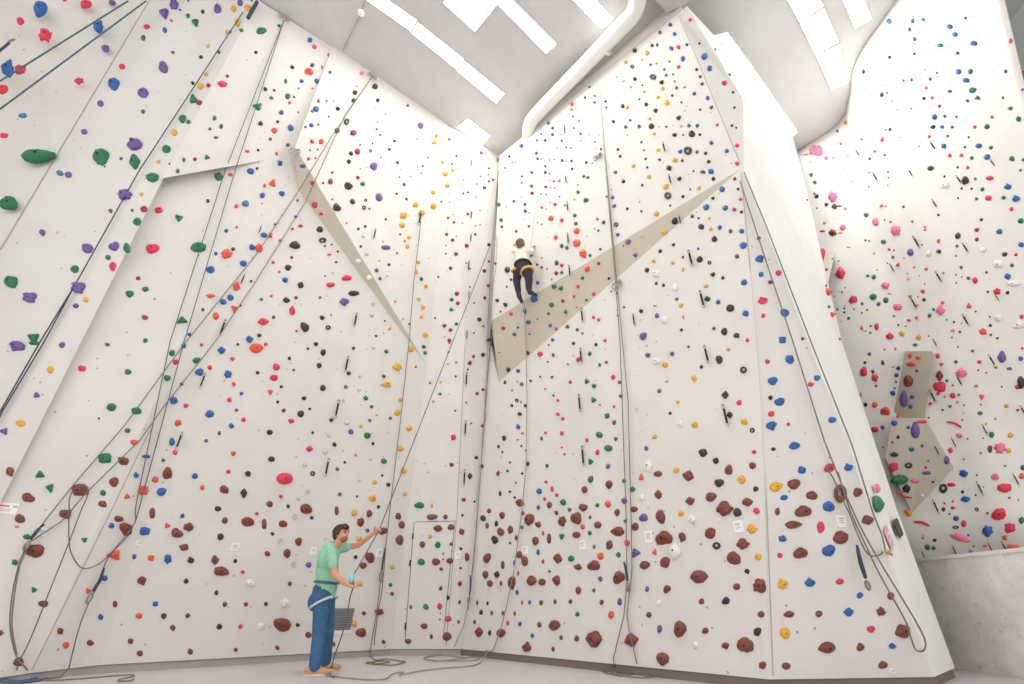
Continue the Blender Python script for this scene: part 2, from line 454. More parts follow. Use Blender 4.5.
ceiling_light([[(444, 3), (475, 31), (520, -24), (488, -44)]], 'broad square skylight at the top between two light strips')
ceiling_light([[(500, 6), (546, 53), (556, 44), (490, -22), (476, -14)]], 'white light strip between the square skylight and the white duct')
ceiling_light([[(552, -22), (601, 28), (612, 18), (567, -32)]], 'short white light strip beside the upper end of the white duct')
ceiling_light([[(458, 127), (468, 119), (490, 136), (481, 146)]], 'small glowing light strip just above the inner corner of the walls')
ceiling_light([[(765, -42), (800, 22), (823, 6), (788, -56)], [(796, 16), (818, 60), (835, 47), (811, 4)][0:0] or [(801, 24), (816, 55), (838, 42), (824, 9)], [(817, 57), (832, 90), (848, 82), (839, 45)]],
              'three-part light strip in the ceiling left of the far curved wall')
ceiling_light([[(836, -18), (855, 28), (871, 18), (852, -28)]], 'short light strip at the top next to the far curved wall')
ceiling_light([[(715, 36), (748, 76), (753, 68), (727, 33)], [(749, 78), (790, 138), (797, 132), (754, 70)]], 'light strip running along the top of the pale side face')

# round duct with two bends
dz = 11.12
pts2 = [(529, 150), (529, 136), (530, 125), (536, 115), (570, 80), (600, 49), (622, 26.5), (631, 17), (635.5, 9), (637.5, 0), (638, -18), (639, -50)]
dp = [at_z(x, y, dz) for x, y in pts2]
dpt = catmull([tuple(p) for p in dp], 5)
bm = bmesh.new(); tube_bm(bm, dpt, .17, 20)
duct = bm_obj('ventilation_duct', bm, M_DUCT, smooth=True)
tag(duct, 'thick round white duct under the ceiling along the top of the right wall', 'duct')
for x, y in ((560, 90), (605, 48)):
    c = at_z(x, y, dz); ax = (dp[6]-dp[4]).normalized(); bm = bmesh.new()
    tube_bm(bm, [c-ax*.03, c+ax*.03], .18, 20); bm_obj('collar', bm, M_DUCT, duct)
# ceiling spotlight on a cable near the left wall
c = at_z(361, 13, ZC-.12); bm = bmesh.new(); bmesh.ops.create_icosphere(bm, subdivisions=2, radius=.07, matrix=Matrix.Translation(c)); tube_bm(bm, [c, c+Vector((0, 0, .12))], .015)
tag(bm_obj('smoke_detector', bm, M_WHITE, smooth=True), 'small white fitting on a cable under the ceiling above the left wall', 'ceiling fitting')
bm = bmesh.new(); tube_bm(bm, [at_z(367, -8, ZC-.02), at_z(361, 13, ZC-.02), at_z(343, 50, ZC-.02)], .012)
tag(bm_obj('ceiling_cable', bm, M_SEAM), 'thin cable across the grey ceiling to the small white fitting', 'cable')

# ------------------------------------------------------------------ climbing holds
HC = dict(r=(224, 56, 82), o=(232, 88, 62), p=(238, 118, 158), m=(158, 40, 62), g=(30, 118, 74), b=(42, 98, 172), c=(74, 124, 166),
          v=(112, 86, 154), y=(232, 172, 52), k=(50, 50, 54), n=(126, 64, 50), w=(236, 233, 226), d=(208, 203, 197))
HN = dict(r='red', o='orange_red', p='pink', m='crimson', g='green', b='blue', c='steel_blue', v='purple', y='yellow', k='black', n='brown', w='white', d='chalky_grey')
HM = {c: mat(HN[c]+'_resin', rgb, rough=.42, spec=.5, var=.07, vscale=5, bump=.25, bscale=14) for c, rgb in HC.items()}

def radial(theta_fn, prof=.62, sub=3, seed=0, nz=.06):
    "dome over an outline r(theta)"
    bm = bmesh.new(); bmesh.ops.create_icosphere(bm, subdivisions=sub, radius=1)
    for v in bm.verts:
        d = v.co.normalized(); th = math.atan2(d.y, d.x); r = theta_fn(th)
        s = mnoise.noise(d*1.5+Vector((seed*3.1, seed, 0)))+.45*mnoise.noise(d*3.4+Vector((seed, 5.1, 2*seed)))
        z = d.z
        f = 1+nz*s
        v.co = Vector((d.x*r*f, d.y*r*f, (z if z > 0 else z*.12)*f))
    return bm
def shape_bm(kind, sub=3, seed=0):
    if kind == 'pebble':
        bm = radial(lambda t: 1+.06*math.sin(2*t+seed)+.04*math.sin(3*t+2*seed), sub=sub, seed=seed, nz=.16)
        for v in bm.verts: v.co.y -= .16*max(0, v.co.z)
    elif kind == 'ball': bm = radial(lambda t: 1.0, sub=sub, seed=seed, nz=.01)
    elif kind == 'jug':
        bm = radial(lambda t: 1+.10*math.cos(2*t)+.06*math.sin(3*t+seed), sub=sub, seed=seed, nz=.18)
        for v in bm.verts:
            v.co.y -= .14*max(0, v.co.z)
            if v.co.z > 0: v.co.z *= 1-.75*math.exp(-((v.co.x/.55)**2+((v.co.y-.55)/.32)**2)); v.co.z += .25*math.exp(-((v.co.y+.15)/.3)**2)*v.co.z
    elif kind == 'tear':
        bm = radial(lambda t: .80+.30*math.exp(-((abs(math.atan2(math.sin(t-math.pi), math.cos(t-math.pi))))/.42)**2), sub=sub, seed=seed, nz=.05)
        for v in bm.verts: v.co.z *= .65+.4*(v.co.x+.5)*.6
    elif kind == 'tri':
        def f(t):
            a = (t+math.pi/2) % (2*math.pi/3)-math.pi/3; return min(1.08, .66/max(.4, math.cos(a)))*1.0
        bm = radial(f, sub=sub, seed=seed, nz=.05)
    elif kind == 'tip':
        bm = radial(lambda t: 1.0/(abs(math.cos(t))**1.3+abs(math.sin(t))**1.3)**(1/1.3)*(1+.12*math.sin(t+seed)), sub=sub, seed=seed, nz=.1)
    elif kind == 'lobes': bm = radial(lambda t: .92+.07*math.cos(4*t+seed)+.06*math.cos(7*t+2*seed), sub=sub, seed=seed, nz=.42)
    elif kind == 'star': bm = radial(lambda t: .86+.13*math.cos(7*t+seed)+.06*math.cos(4*t), sub=sub, seed=seed, nz=.3)
    elif kind == 'twin':
        bm = radial(lambda t: .72+.28*math.cos(2*t), sub=sub, seed=seed, nz=.08)
        for v in bm.verts: v.co.z *= .6+.5*abs(v.co.x)
    elif kind == 'crimp':
        bm = radial(lambda t: 1.0/((abs(math.cos(t)))**3+(abs(math.sin(t)))**3)**(1/3)*.95, sub=sub, seed=seed, nz=.06)
        for v in bm.verts:
            if v.co.z > 0: v.co.z *= .55+.5*math.exp(-((v.co.y-.2)/.3)**2)
    elif kind in ('ring',):
        bm = bmesh.new(); n, k = 20, 10; R = []
        for i in range(n):
            a = 2*math.pi*i/n; rr = .32+.05*math.sin(a+seed)
            R.append([bm.verts.new(((.68+rr*math.cos(b))*math.cos(a), (.68+rr*math.cos(b))*math.sin(a), .30+.75*rr*math.sin(b)*(1.3 if math.sin(b) > 0 else 1))) for b in [2*math.pi*q/k for q in range(k)]])
        for i in range(n):
            for q in range(k): bm.faces.new([R[i][q], R[(i+1) % n][q], R[(i+1) % n][(q+1) % k], R[i][(q+1) % k]])
    elif kind == 'arc':
        bm = bmesh.new(); P = []; rad = []
        for i in range(15):
            s = -1+2*i/14; P.append(Vector((s*.92, .55*(s*s)-.30, .30))); rad.append(.34*math.sqrt(max(.06, 1-s*s*.95)))
        tube_bm(bm, P, rad, 10)
    elif kind == 'long': bm = radial(lambda t: 1+.04*math.sin(3*t), sub=sub, seed=seed, nz=.16)
    elif kind == 'jag':
        bm = radial(lambda t: .80+.14*math.cos(3*t+seed)+.10*math.cos(5*t), sub=sub, seed=seed, nz=.2)
    elif kind == 'slot':
        bm = bmesh.new(); box_bm(bm, Vector((0, 0, .1)), Vector((1, 0, 0)), Vector((0, 1, 0)), Vector((0, 0, .25)))
        bmesh.ops.bevel(bm, geom=bm.edges[:], offset=.15, segments=2, affect='EDGES')
    else: raise ValueError(kind)
    return bm
KINDS_OF = dict(n=['pebble', 'pebble', 'jug', 'tip', 'lobes', 'pebble', 'jug'], k=['pebble', 'jug', 'tip', 'pebble', 'jug', 'lobes', 'ring'], r=['jug', 'lobes', 'tip', 'pebble'], o=['lobes', 'jug', 'tri', 'pebble'],
                p=['pebble', 'lobes', 'star'], m=['pebble', 'jug', 'tip'], g=['pebble', 'tri', 'jug', 'tip'], b=['lobes', 'jug', 'pebble', 'tip'], c=['pebble', 'jug'],
                v=['tri', 'jug', 'lobes', 'pebble'], y=['jug', 'lobes', 'pebble', 'tip'], w=['pebble', 'tip', 'jug'], d=['ring', 'pebble', 'crimp'])
NOBOLT = {'ring', 'arc', 'slot', 'star', 'long'}
protos = {}
def proto(kind, var):
    key = (kind, var)
    if key not in protos:
        bm = shape_bm(kind, 3, var*1.7+.3); me = bpy.data.meshes.new('climbing_hold')
        bmesh.ops.recalc_face_normals(bm, faces=bm.faces); bm.to_mesh(me); bm.free()
        for p in me.polygons: p.use_smooth = kind != 'slot'
        me.materials.append(None)
        top = max((v.co.z for v in me.vertices if v.co.x**2+v.co.y**2 < .04), default=.6)
        protos[key] = (me, top)
    return protos[key]
bm = bmesh.new(); tube_bm(bm, [Vector((0, 0, -.18)), Vector((0, 0, .015))], .13, 10)
bolt_me = bpy.data.meshes.new('bolt'); bmesh.ops.recalc_face_normals(bm, faces=bm.faces); bm.to_mesh(bm and bolt_me); bm.free(); bolt_me.materials.append(M_DARK)

def hold_frame(x, y, w, h, kind):
    "orient and size the hold in the wall plane so that its outline covers the w x h box seen at (x, y)"
    loc, n = hit(x, y)
    if loc is None: return None
    up = Vector((0, 0, 1)); up = (up-n*up.dot(n)).normalized(); u = up.cross(n).normalized()
    px, py, dep = proj(loc)
    def J(v):
        e = .01; a = proj(loc+v*e); return ((a[0]-px)/e, (a[1]-py)/e)
    Ju, Jv, Jn = J(u), J(up), J(n)
    A = Matrix(((Ju[0], Jv[0]), (Ju[1], Jv[1])))
    prot = {'arc': .5, 'long': .5, 'slot': .15, 'crimp': .5}.get(kind, .62)
    w_, h_ = w, h
    for _ in range(6):
        Ai = A.inverted(); T = Matrix(((w_*w_/4, 0), (0, h_*h_/4))); Sg = Ai @ T @ Ai.transposed()
        p, q, r = Sg[0][0], Sg[0][1], Sg[1][1]
        th = .5*math.atan2(2*q, p-r); m = (p+r)/2; d = math.sqrt(((p-r)/2)**2+q*q)
        a, b = math.sqrt(max(m+d, 1e-8)), math.sqrt(max(m-d, 1e-8))
        if a/b > 2.3:
            g = math.sqrt(a*b); a, b = g*math.sqrt(2.3), g/math.sqrt(2.3)
        c = prot*math.sqrt(a*b)
        ex = abs(Jn[0])*c*.5; ey = abs(Jn[1])*c*.5     # what the protrusion adds to the outline
        w_ = max(.45*w, math.sqrt(max(w*w/4-ex*ex*.7, w*w*.06))*2); h_ = max(.45*h, math.sqrt(max(h*h/4-ey*ey*.7, h*h*.06))*2)
    while th > math.pi/4: th -= math.pi/2; a, b = b, a
    while th < -math.pi/4: th += math.pi/2; a, b = b, a
    u2 = u*math.cos(th)+up*math.sin(th); v2 = up*math.cos(th)-u*math.sin(th)
    loc2 = loc.copy()
    l3, n3 = hit(x-Jn[0]*c*.4, y-Jn[1]*c*.4)
    if l3 is not None and (l3-loc).length < 1.0 and n3.dot(n) > .98: loc2 = l3
    return loc2, u2, v2, n, a, b, c
def hold_kind(cc, s, i, w, h):
    if s: return s
    rr = random.Random(i*13+5)
    k = rr.choice(KINDS_OF[cc])
    if w/h > 2.1 or h/w > 2.1: k = 'crimp' if cc != 'p' else 'long'
    return k
HOLDS = """
g,37.1,154.6,30.9,15, n,828.9,648,18.7,15,tear n,33.9,550.7,20,14, n,78.5,490.2,19.4,14, g,8.3,202.5,18.4,14.2, n,744.8,645.5,17,15, n,903.9,630.6,16,15.4, w,673.6,550.4,13,18.4, n,663.3,537.8,15.4,15.4, n,593.3,638.8,15.4,15.4, g,100.2,156.2,14.2,16.7, n,840.6,493.1,12.7,18.4,ring
n,723.7,508.6,16,14, n,282.6,625.1,16,14, b,39.7,7.5,13.4,16.7, b,7.5,67.6,11.7,18.4, n,698.2,576.7,16,13.4, n,630.2,641,14.4,14.4, n,679.2,628.8,12.7,16, r,285.1,478.5,16.7,12,ball g,10,280.3,14.4,13.7, v,133.9,142.9,14.7,13.4, n,804.2,511.4,16.7,11.4, n,841.6,537.5,14,13.4,
g,103.5,458.3,15.4,12, n,759.1,585.5,12.7,14.4, r,45.1,33.9,13.4,13.4, n,733.3,558.5,13.4,13.4, v,15.9,345.7,16,11, r,999.1,514.4,15,11.7, g,899.8,479.7,16,10.7, n,126.6,529,13.4,12.7, r,822.3,256.1,10,16.7, v,123.2,194.2,14.2,11.7, g,133.6,161.6,10.4,15.9, o,114.9,555.4,15.4,10.7,
v,76.8,286.9,14,11.7, n,661.8,658.5,12.7,12.7, p,1000,448,13.4,12,star n,801.4,553.2,14.4,11, g,198.2,246.4,14.7,10.4, v,28.4,296.8,14,10.7, b,829.8,550.9,12.4,12, n,618.2,577.3,10.7,13.4, p,815.4,149.9,13.7,10.4, p,959.9,537.8,19.4,7.3,long g,32.6,337.4,12,11.7, v,915.6,430.5,8.3,16.7,long
g,879.4,504.4,8.3,16.7, r,921.8,523.6,16.7,8.3,arc n,221.4,571.3,13.7,10, r,152,248,13.4,10, r,939,386.6,13.4,10,long r,1004.1,487.7,13.4,10,long n,575.6,518.1,10.7,12.4, n,794.5,484.1,12.7,10.4, n,868.4,520.6,12.7,10.4, p,961.2,372.4,12,11,star n,660,517,9.7,13.4, n,593.2,565.5,12.4,10.4,
n,742.3,544,12.4,10.4, n,688.2,476,11.7,11, b,987.1,531.5,11,11.7, v,903.1,399.6,7.7,16.7,long r,840.6,272.8,10,12.7, o,256.5,348,12.7,10, n,65.6,513.9,13,9.7, b,98.5,25.9,10,12.5, b,113.2,83.5,10,12.5, b,829.6,506.9,11.7,10.4, n,167.5,473.2,9.7,12.4, n,793.7,524.6,14.4,8.3,
n,27.6,497.7,12.7,9.4, n,709.9,533.2,10.4,11.4, p,832.3,195.8,10,11.7, o,143.9,490.2,11.7,10,star n,306.3,509.1,11.7,10, n,617.2,531.5,11.7,10, r,953.9,424.2,17.4,6.7,arc w,647.9,465.4,8.7,13.4, n,247.8,522,12.4,9.4, y,785.4,633,10.4,11, n,528.5,519.3,9,12.7, y,776.3,486.6,11.4,10,
g,151.5,177.1,13.7,8.3, w,997.9,264.4,11.7,9.7, n,176.8,533.2,11.7,9.7, r,903.9,495.2,18.4,6,arc r,1010,527.8,11,10, n,746.8,502.4,11.7,9.4, w,1013,283.6,15,7.3, v,163.7,12.5,10,10.9, r,20,68.8,11.7,9.2, n,553.7,625.1,10,10.7, o,226.6,253.9,11,9.7, n,907.6,380.7,9.7,11,
n,664.6,562.4,9.7,11, y,783.2,583.9,10,10.4, v,86.8,247.7,11,9.4, k,898.9,527.8,8,12.7,slot n,361.5,632.8,10.4,9.7, n,370.4,557.4,9.4,10.7, r,85.5,3.3,10.9,9.2, v,162.8,66.8,9.2,10.9, r,2.5,88.5,10,10, n,812.6,495.7,11.4,8.7, k,1020.8,382.1,7.3,13.4, n,511,582.5,7.3,13.4,
b,772,425.8,10.4,9.4, v,1001.6,357,8.3,11.7,long n,710.4,496.6,10,9.7, n,556.8,558.9,9,10.7, b,144.8,531.1,11,8.7, n,113.6,481.9,9.7,9.7, v,113.2,245.9,10,9.4, p,894.7,230.5,9.4,10, n,189,526.8,10.4,9, n,526.4,646.8,9,10.4, n,18.4,661.8,10.7,8.7, v,142.8,92.3,9.2,10,
v,173.5,4.2,9.2,10, g,218.9,175.5,10,9.2, g,182,320.2,11.4,8, v,635.1,552.9,9.4,9.7, n,530.9,580.4,8.7,10.4, b,810.6,582.4,10.4,8.7, r,263.2,321.8,11.7,7.7, w,1018.3,324.9,11.7,7.7, y,386.8,384.1,11.7,7.7,jag r,821.3,527,7.7,11.7,long n,19.7,519,10,9, n,123.1,461,10.7,8.3,
y,751.5,529,9.4,9.4, r,830.1,468,9.7,9, n,8.9,471.4,8.3,10.4, n,561.4,521.6,8.3,10.4, n,938.8,376.2,7.7,11, o,885.2,411,9,9.4, n,858.5,492.2,9.4,9, n,141.9,581,9,9.4, b,790.4,358.9,8.7,9.7, g,49.6,487.7,8.7,9.7, n,689.8,500.3,9.7,8.7, k,295.1,244.7,10.4,8,
g,193,98.5,8.3,10, n,477.8,631.8,8.3,10, n,728.4,469.7,7.7,10.7, k,304.9,326.5,8.7,9.4, n,644.1,564.9,9.4,8.7, k,943.2,488.1,8.7,9.4, r,894.2,466.9,9,9, b,780.4,401.8,9.7,8.3, g,39.7,474.7,9.7,8.3, n,184.4,547.7,10.4,7.7, n,399.9,540.2,7.7,10.4, b,795,445.4,10,8,
o,1012.8,547.7,11.7,6.7, n,881.7,612.1,8.7,9, n,609.2,544.5,7.3,10.7, p,939.8,310.2,8.3,9.4, k,718.6,482.7,9.4,8.3, g,257.8,106,9.7,8, b,773.2,380.7,9.7,8, b,167.8,558.5,8,9.7, n,382.9,531.1,10,7.7, n,657.9,493.9,7.7,10, n,681.7,537.2,7.3,10.4, n,500.3,633.1,8.7,8.7,
w,286.2,603.9,8,9.4, b,849.3,612.1,9.4,8, b,161.5,491.6,9,8.3, n,224.1,489.7,9,8.3, b,802.9,470,9,8.3, n,446.9,636.8,8.3,9, r,763.3,300.1,9.7,7.7, n,555.9,580.5,6.7,11, r,863.5,371.4,7.3,10, n,438,528.1,10,7.3, n,486.3,557.9,7.3,10, n,883.7,665.2,9.4,7.7,
v,643.1,517.6,8.7,8.3, k,906.8,488.4,8.3,8.7, g,111.2,407.1,9,8, b,965.2,498.6,10.7,6.7, g,136.1,410.8,9.7,7.3, n,43.1,603.9,9.7,7.3, w,250.8,583,9,7.7, k,687.3,150.4,8.3,8.3, r,852.7,299,8.3,8.3, y,397.6,366.7,8.3,8.3, v,3.3,431,9.4,7.3, w,655.8,360.7,9.4,7.3,
k,737.1,512.3,7.3,9.4, b,963.7,473.5,9.4,7.3, n,152.3,513.3,5.7,12, g,126.4,248,7,9.7, o,259.2,247.5,7,9.7, g,261.2,30.4,10,6.7, w,944.5,185,10,6.7, w,691.8,518.6,6.7,10, b,760.3,258.7,8.7,7.7, p,885.1,285.4,8.7,7.7, k,702.7,452.5,8.7,7.7, b,849,467,8.7,7.7,
g,165.8,148.2,8,8.3, v,344.5,301.5,8.3,8, b,533.7,298.1,8,8.3, b,221.8,349.7,8.3,8, y,741.4,479.4,8.3,8, w,261.7,626.3,8.3,8, n,789.5,614.6,9.4,7, n,361,522.5,6.7,9.7, n,524.2,560.9,6.7,9.7, v,217.3,8,7,9.2, r,159,209.5,9.2,7, n,431.7,517,10.7,6,
k,337.2,207,8,8, b,785.2,312.5,8,8, b,783.2,339.9,8,8, b,228.1,373.7,8,8, b,209.7,413.6,8,8, n,861,647.3,8,8, w,655.4,273.1,8.3,7.7, n,287.2,553.4,7.7,8.3, n,582.6,507.4,7.7,8.3, y,757.6,556.2,7.7,8.3, y,908.1,512.8,7.7,8.3, k,757,631.6,7.7,8.3,
g,178.7,217.5,8.7,7.3, o,272.9,182.8,7.3,8.7, r,81.8,368.7,8.7,7.3, b,199.6,371.9,8.7,7.3, n,215.1,560.2,7.3,8.7, g,419.3,505.1,9,7, p,897.3,306.8,9.4,6.7, g,194.9,21.7,7.5,8.3, r,78.5,80.7,9.2,6.7, o,308.9,71.3,9.2,6.7, o,236.5,286.4,7,8.7, k,964.9,180.5,7.3,8.3,
o,874.7,377.9,7.3,8.3, k,716.4,545.5,8.3,7.3, n,786.7,666.5,8.3,7.3, n,118.9,519.1,9,6.7, r,112.2,266.4,6,10, r,292.4,310.2,6,10, y,403.5,215,7.7,7.7, b,210.4,269.4,7.7,7.7, b,249.2,338.9,7.7,7.7, k,729.8,307.7,7.7,7.7, n,519.2,502.8,7.7,7.7, y,20,423,9.4,6.3,
n,608.5,484.7,6.3,9.4, g,74.5,268.6,8,7.3, o,576,242.4,7.3,8, r,889.7,335.7,8,7.3, w,997.9,318.2,8,7.3, k,725.2,394.9,7.3,8, n,435.8,561.7,8.7,6.7, g,182,118.2,7,8.3, v,374.1,165.8,7,8.3, o,234.5,308.5,7,8.3, o,582.5,253,7,8.3, b,174.3,400.3,8.3,7,
k,718.7,359.2,7,8.3, n,283.2,524,8.3,7, n,298.7,541.8,7,8.3, n,666.6,588.9,7,8.3, r,222.8,83.5,10,5.8, r,4.2,135,9.2,6.3, r,347,277.8,10,5.7, n,379.6,612.1,9,6.3, v,105.5,48.1,7.5,7.5, g,129.4,293.5,7.3,7.7, y,372.9,498.1,7.7,7.3, n,60.6,631.6,7.3,7.7,
k,725.6,600.9,7.3,7.7, n,725.2,646,7.7,7.3, n,762.3,665.4,7.3,7.7, g,136.9,221.4,7,8, v,379.1,197,7,8, b,1015.7,198.3,8,7, r,996.9,291.8,8,7, o,982.9,331.9,8,7, r,871.4,629.4,8,7, r,20,20.9,6.7,8.3, k,348.7,185.8,8.3,6.7, n,832.6,232.7,8.3,6.7,
n,102.5,503.9,8.3,6.7, n,634.6,526.5,6.7,8.3, n,534.9,540.5,6.7,8.3, b,782.9,539,8.3,6.7, p,994.9,476.9,8.3,6.7, k,354,293.1,10.4,5.3, n,264.3,524,5,11, k,244,493.1,6.3,8.7, n,500.1,531.8,6.3,8.7, k,494.1,540,6.3,8.7, p,875,221.7,7,7.7, v,642.6,335.7,7,7.7,
b,742.8,244.9,7.7,7, b,1007.5,276.1,7.7,7, r,276.5,366.7,7,7.7, r,274,377.7,7.7,7, g,608,447.9,7.7,7, n,736.3,586.7,7.7,7, n,891.2,595.9,7,7.7, y,422.5,212.5,8,6.7, w,641.2,497.7,6.7,8, w,658.1,602.6,6.7,8, k,300.6,284.8,7.3,7.3, b,745.6,312.8,7.3,7.3,
n,576.1,534.8,7.3,7.3, n,752.1,465.5,7.3,7.3, b,832.8,419.7,8.3,6.3, n,509.8,529.5,6.3,8.3, n,657.6,473.7,8.3,6.3, w,694.9,645.1,6.3,8.3, b,893.1,646.3,8.7,6, n,548.6,538.5,4.7,11, r,987.9,198.3,7.7,6.7, k,723.9,331.4,6.7,7.7, n,402.1,524.8,6.7,7.7, n,584,489.4,6.7,7.7,
n,597.5,524.8,6.7,7.7, o,600,556.2,6.7,7.7, n,577.8,567,7.7,6.7, g,1022,520.3,6.7,7.7, n,541.7,582,6.7,7.7, r,840.3,581.7,7.7,6.7, y,410.8,348.7,7,7.3, g,14.7,562.2,7.3,7, k,715.2,460.7,7,7.3, n,760.8,614.3,7.3,7, c,246.1,203.3,8,6.3, g,196.9,360.4,8,6.3,
r,309.3,448.9,8,6.3, o,1022.5,75.1,5,10, v,947,460.2,5.3,9.4, g,972.1,90.2,8.3,6, o,216.1,315.8,6,8.3, o,133.9,442.2,8.3,6, b,172.3,441.7,6,8.3, n,484.8,574.7,6,8.3, r,330.8,284.4,8.7,5.7, n,577.8,590.5,5.7,8.7, v,386.3,247.2,11.4,4.3, k,667.6,195.3,7,7,
g,872.9,296.5,7,7, k,743.3,369.6,7,7, k,191,560.2,7,7, n,363.2,565.7,7,7, g,421.2,561.9,7,7, o,607.5,503.9,7,7, n,819.4,613.9,7,7, b,250.5,170.8,7.3,6.7, b,1007.6,186.5,7.3,6.7, v,41.7,232.2,6.7,7.3, w,664.1,319.5,7.3,6.7, v,909.8,252.5,6.7,7.3,
y,409.1,428.3,7.3,6.7, k,729.6,414.5,6.7,7.3, y,744.3,421.8,7.3,6.7, k,674.5,220.9,6.3,7.7, y,49.8,369.2,6.3,7.7, o,178.3,423.2,6.3,7.7, o,151.1,558.2,7.7,6.3, k,496.6,574.3,6.3,7.7, y,247.5,6.7,5.8,8.3, b,973.2,43.4,8,6, o,610.7,614.6,6,8, g,145.6,288.8,8.3,5.7,
w,675,287.3,5.7,8.3, o,640.9,477.4,5.7,8.3, g,33.4,342.8,11,4.3, y,237,22.2,6.3,7.5, k,894.7,454.7,9.4,5, y,199.9,85.5,6.7,7, v,36.1,395.1,7,6.7, k,300.9,413.8,6.7,7, g,102.7,493.1,7,6.7, o,155.3,479.4,7,6.7, k,220.6,536.8,6.7,7, g,33.7,589.9,7,6.7,
o,66.1,645.3,6.7,7, n,705,630.8,6.7,7, k,286.6,300,7.7,6, w,680,423.8,6,7.7, n,369.6,513.6,6,7.7, o,626.6,542.8,6,7.7, n,518.8,554.5,6,7.7, k,908.9,465.4,7.7,6, b,104.5,578.3,7.7,6, c,22.5,115.3,9.2,5, w,368.7,278.1,7.3,6.3, y,694.4,424.8,6.3,7.3,
r,874.7,429.2,7.3,6.3, n,461.9,531.5,6.3,7.3, n,633.6,509.1,7.3,6.3, b,965.4,80.3,8,5.7, n,777.8,511.6,5.7,8, v,659.3,628.8,5.7,8, n,467.2,556.9,4.7,9.7, m,143.6,208.9,6.7,6.7, k,700.7,226.7,6.7,6.7, b,243.3,263.2,6.7,6.7, k,320.1,229,6.7,6.7, r,974.6,280.3,6.7,6.7,
g,167.5,377.9,6.7,6.7, g,367.4,435.5,6.7,6.7, n,269.9,504.1,6.7,6.7, n,130.8,641.3,6.7,6.7, r,911.1,364.4,9.4,4.7, k,691.5,133.7,7,6.3, b,230.6,297.3,6.3,7, k,699.4,259.2,6.3,7, y,400.4,448.4,7,6.3, g,84.2,539.8,7,6.3, o,127.4,496.6,7,6.3, n,398.4,516.1,6.3,7,
n,451,527.1,7,6.3, n,449.7,560.9,7,6.3, r,756.3,510.9,6.3,7, n,90.3,643,7,6.3, r,448,618.9,7,6.3, p,878,488.6,5.3,8.3, d,280.4,540.8,5.7,7.7, n,616.7,512.4,5.7,7.7, r,439.4,606.7,5.7,7.7, o,897.8,418,6,7.3, y,233.1,8.3,5.8,7.5, r,922.3,421.8,11.7,3.7,
p,915.6,481,10,4.3, v,68,174.5,6.3,6.7, g,599,434.7,6.3,6.7, o,167.3,525.6,6.3,6.7, y,403.8,470.5,6.3,6.7, n,548.9,504.8,6.3,6.7, o,1022,476,6.3,6.7, o,88.5,590.9,6.3,6.7, b,155,603.9,6.7,6.3, n,424,626.4,6.7,6.3, n,648.4,615.1,6.3,6.7, b,860.3,595.7,6.3,6.7,
b,954.2,34.7,7,6, m,353.7,132.4,7,6, b,223.4,301.6,7,6, b,1021,244.4,7,6, k,271.7,459,7,6, n,224.9,520.6,6,7, y,354.5,512.8,6,7, g,562.6,502.3,6,7, g,590.2,461.5,6,7, v,623.7,500.6,7,6, g,561.3,536.2,6,7, b,784.5,497.7,7,6,
o,139.1,615.9,7,6, y,354.5,623.4,6,7, y,174,131.9,5.7,7.3, g,127.7,371.7,7.3,5.7, g,26.7,536.8,7.3,5.7, n,501.5,515.3,5.7,7.3, g,590.2,479,5.7,7.3, n,989.9,448.9,5,8.3, g,939.3,45.6,8.7,4.7, r,989.4,178.1,8.7,4.7, k,322.6,240.2,7.7,5.3, n,336.8,510.8,4.3,9.4,
r,951.2,484.7,9.4,4.3, b,704.9,55.9,6,6.7, b,290.9,127.4,6,6.7, b,710.7,170.9,6.7,6, b,705.9,206.7,6,6.7, g,171.8,352.9,6,6.7, k,323.1,387.8,6,6.7, y,397.4,412.6,6,6.7, y,664.6,364.2,6,6.7, r,771.8,413.8,6.7,6, b,817.6,377.7,6.7,6, r,952.4,395.4,6,6.7,
o,981.6,396.6,6,6.7, g,437.7,545,6,6.7, n,537.9,524.5,6,6.7, y,680.5,513.4,6,6.7, g,570.8,558.5,5.7,7, o,627.7,588.7,5.7,7, b,316.6,108.5,6.3,6.3, b,262.8,195,6.3,6.3, r,314.6,205,6.3,6.3, y,433.5,205.5,6.3,6.3, y,402.6,224.5,6.3,6.3, g,1018.3,118.7,6.3,6.3,
b,986.6,156.8,6.3,6.3, g,1011.6,158.3,6.3,6.3, b,252.3,246.9,6.3,6.3, k,288.2,267.4,6.3,6.3, o,576.1,230.5,6.3,6.3, b,743.8,282.3,6.3,6.3, n,139.9,653.5,6.3,6.3, n,308.6,635,6.3,6.3, v,112.2,2,6.7,5.8, v,100.2,103.2,5.8,6.7, g,991.6,434.5,5.3,7.3, d,293.7,564.2,5.3,7.3,
n,422.3,544.5,5.3,7.3, o,654.3,552,5.3,7.3, n,489.6,583.4,5.3,7.3, p,959,435.5,7.7,5, r,963.7,523.5,5,7.7, k,652.8,76.5,6.7,5.7, m,330.6,181.1,5.7,6.7, k,347,121.5,5.7,6.7, m,357.9,151.1,5.7,6.7, v,420.8,125.2,5.7,6.7, b,264.2,234.7,6.7,5.7, k,736.1,335.4,6.7,5.7,
k,957.5,235.7,5.7,6.7, b,999.1,231.7,6.7,5.7, w,982.9,249.7,6.7,5.7, o,968.6,306,5.7,6.7, v,61.5,344.5,5.7,6.7, g,127.7,430.5,6.7,5.7, r,949.9,450.5,5.7,6.7, k,217.9,508.8,6.7,5.7, b,100.9,617.1,5.7,6.7, n,172.7,627.9,5.7,6.7, n,190.5,651.7,5.7,6.7, k,337.7,130.2,6.3,6,
